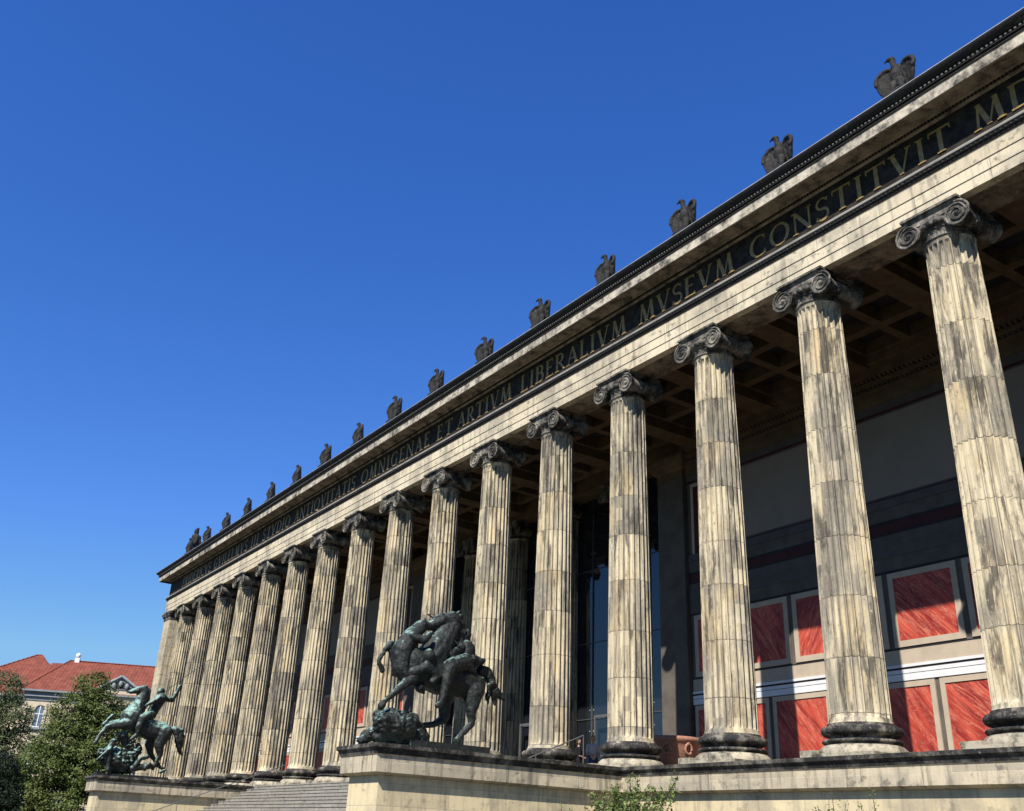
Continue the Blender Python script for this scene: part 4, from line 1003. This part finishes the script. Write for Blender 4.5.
MB().prism([(9.5, 13.41+G0), (14.5, 13.41+G0), (12.0, 15.0+G0)], -.45, 5.5).build('gable', M['bggrey'], dm)
g2 = MB().prism([(10.4, 13.55+G0), (13.6, 13.55+G0), (12.0, 14.6+G0)], -.50, -.452).build('tympanum', M['interior'], dm)
mb = MB()
for a, b in (((9.3, 13.35), (12.0, 15.1)), ((14.7, 13.35), (12.0, 15.1))):
    mb.tube([(a[0], -.6, a[1]+G0), (b[0], -.6, b[1]+G0)], .2, 6)
for sx_ in (11.2, 12.0, 12.8):
    mb.ball((sx_, -.6, 13.85+G0+(.3 if sx_ == 12.0 else 0)), .28, 8, 6, (1, .6, 1.4))
mb.build('gable_moulding', M['bggrey'], dm)

# ================================================================== GROUND, SKY, LIGHT, CAMERA
gd = MB(); N = 64; gd.add([(38+1500*math.cos(2*PI*i/N), 1500*math.sin(2*PI*i/N), GROUND) for i in range(N)], [tuple(range(N))])
o = gd.build('ground', M['ground']); tag(o, kind='structure')
o = MB().box(-10, 90, -80, -32, GROUND-.05, GROUND+.03).build('lawn', M['grass']); tag(o, kind='structure')

SKYC = ((1.436, .423, 2.1), (1.092, .812, 4.4), (.85, 1.898, 7.2))
w = bpy.data.worlds.new('World'); SC.world = w; w.use_nodes = True
nt = w.node_tree; sk = nt.nodes.new('ShaderNodeTexSky'); sk.sky_type = 'NISHITA'; sk.sun_disc = False
EL, AZ = R(46.9), R(30.2)
sk.sun_elevation = EL; sk.sun_rotation = PI-AZ
sk.air_density = 1.0; sk.dust_density = .05; sk.ozone_density = 3.0; sk.altitude = 50
# the deep clear blue of the day: each channel of the sky is given its own contrast
sep = nt.nodes.new('ShaderNodeSeparateColor'); com = nt.nodes.new('ShaderNodeCombineColor'); nt.links.new(sk.outputs[0], sep.inputs[0])
for i, (ex, ga, mx) in enumerate(SKYC):
    pw = nt.nodes.new('ShaderNodeMath'); pw.operation = 'POWER'; nt.links.new(sep.outputs[i], pw.inputs[0]); pw.inputs[1].default_value = ex
    ml = nt.nodes.new('ShaderNodeMath'); ml.operation = 'MULTIPLY'; nt.links.new(pw.outputs[0], ml.inputs[0]); ml.inputs[1].default_value = ga
    mn = nt.nodes.new('ShaderNodeMath'); mn.operation = 'MINIMUM'; nt.links.new(ml.outputs[0], mn.inputs[0]); mn.inputs[1].default_value = mx
    nt.links.new(mn.outputs[0], com.inputs[i])
nt.links.new(com.outputs[0], nt.nodes['Background'].inputs[0]); nt.nodes['Background'].inputs[1].default_value = .079
sl_ = bpy.data.lights.new('sun', 'SUN'); sl_.energy = 5.0; sl_.angle = R(.53); sl_.color = (1, .95, .87)
so = bpy.data.objects.new('sun', sl_); COL.objects.link(so)
sd = Vector((math.sin(AZ)*math.cos(EL), -math.cos(AZ)*math.cos(EL), math.sin(EL)))
so.rotation_euler = sd.to_track_quat('Z', 'Y').to_euler(); so.location = sd*100

CP = (79.4103726, -22.1102595, -2.44382444, -.986698186, .426785870, .0467591196, 962.466179)
yaw, pit, rol, F = CP[3:]
f = Vector((math.sin(yaw)*math.cos(pit), math.cos(yaw)*math.cos(pit), math.sin(pit)))
r = Vector((math.cos(yaw), -math.sin(yaw), 0)); u = r.cross(f)
rr = r*math.cos(rol)+u*math.sin(rol); uu = -r*math.sin(rol)+u*math.cos(rol)
mat = Matrix((rr, uu, -f)).transposed().to_4x4(); mat.translation = Vector(CP[:3])
cam = bpy.data.cameras.new('camera'); co_ = bpy.data.objects.new('camera', cam); COL.objects.link(co_)
co_.matrix_world = mat; cam.sensor_fit = 'HORIZONTAL'; cam.sensor_width = 36; cam.lens = F*36/1024; cam.clip_end = 5000; cam.clip_start = .1
SC.camera = co_
SC.view_settings.view_transform = 'Standard'; SC.view_settings.look = 'None'; SC.view_settings.exposure = 0.6; SC.view_settings.gamma = 1
SC.cycles.max_bounces = 6; SC.cycles.diffuse_bounces = 1
SC.render.film_transparent = False
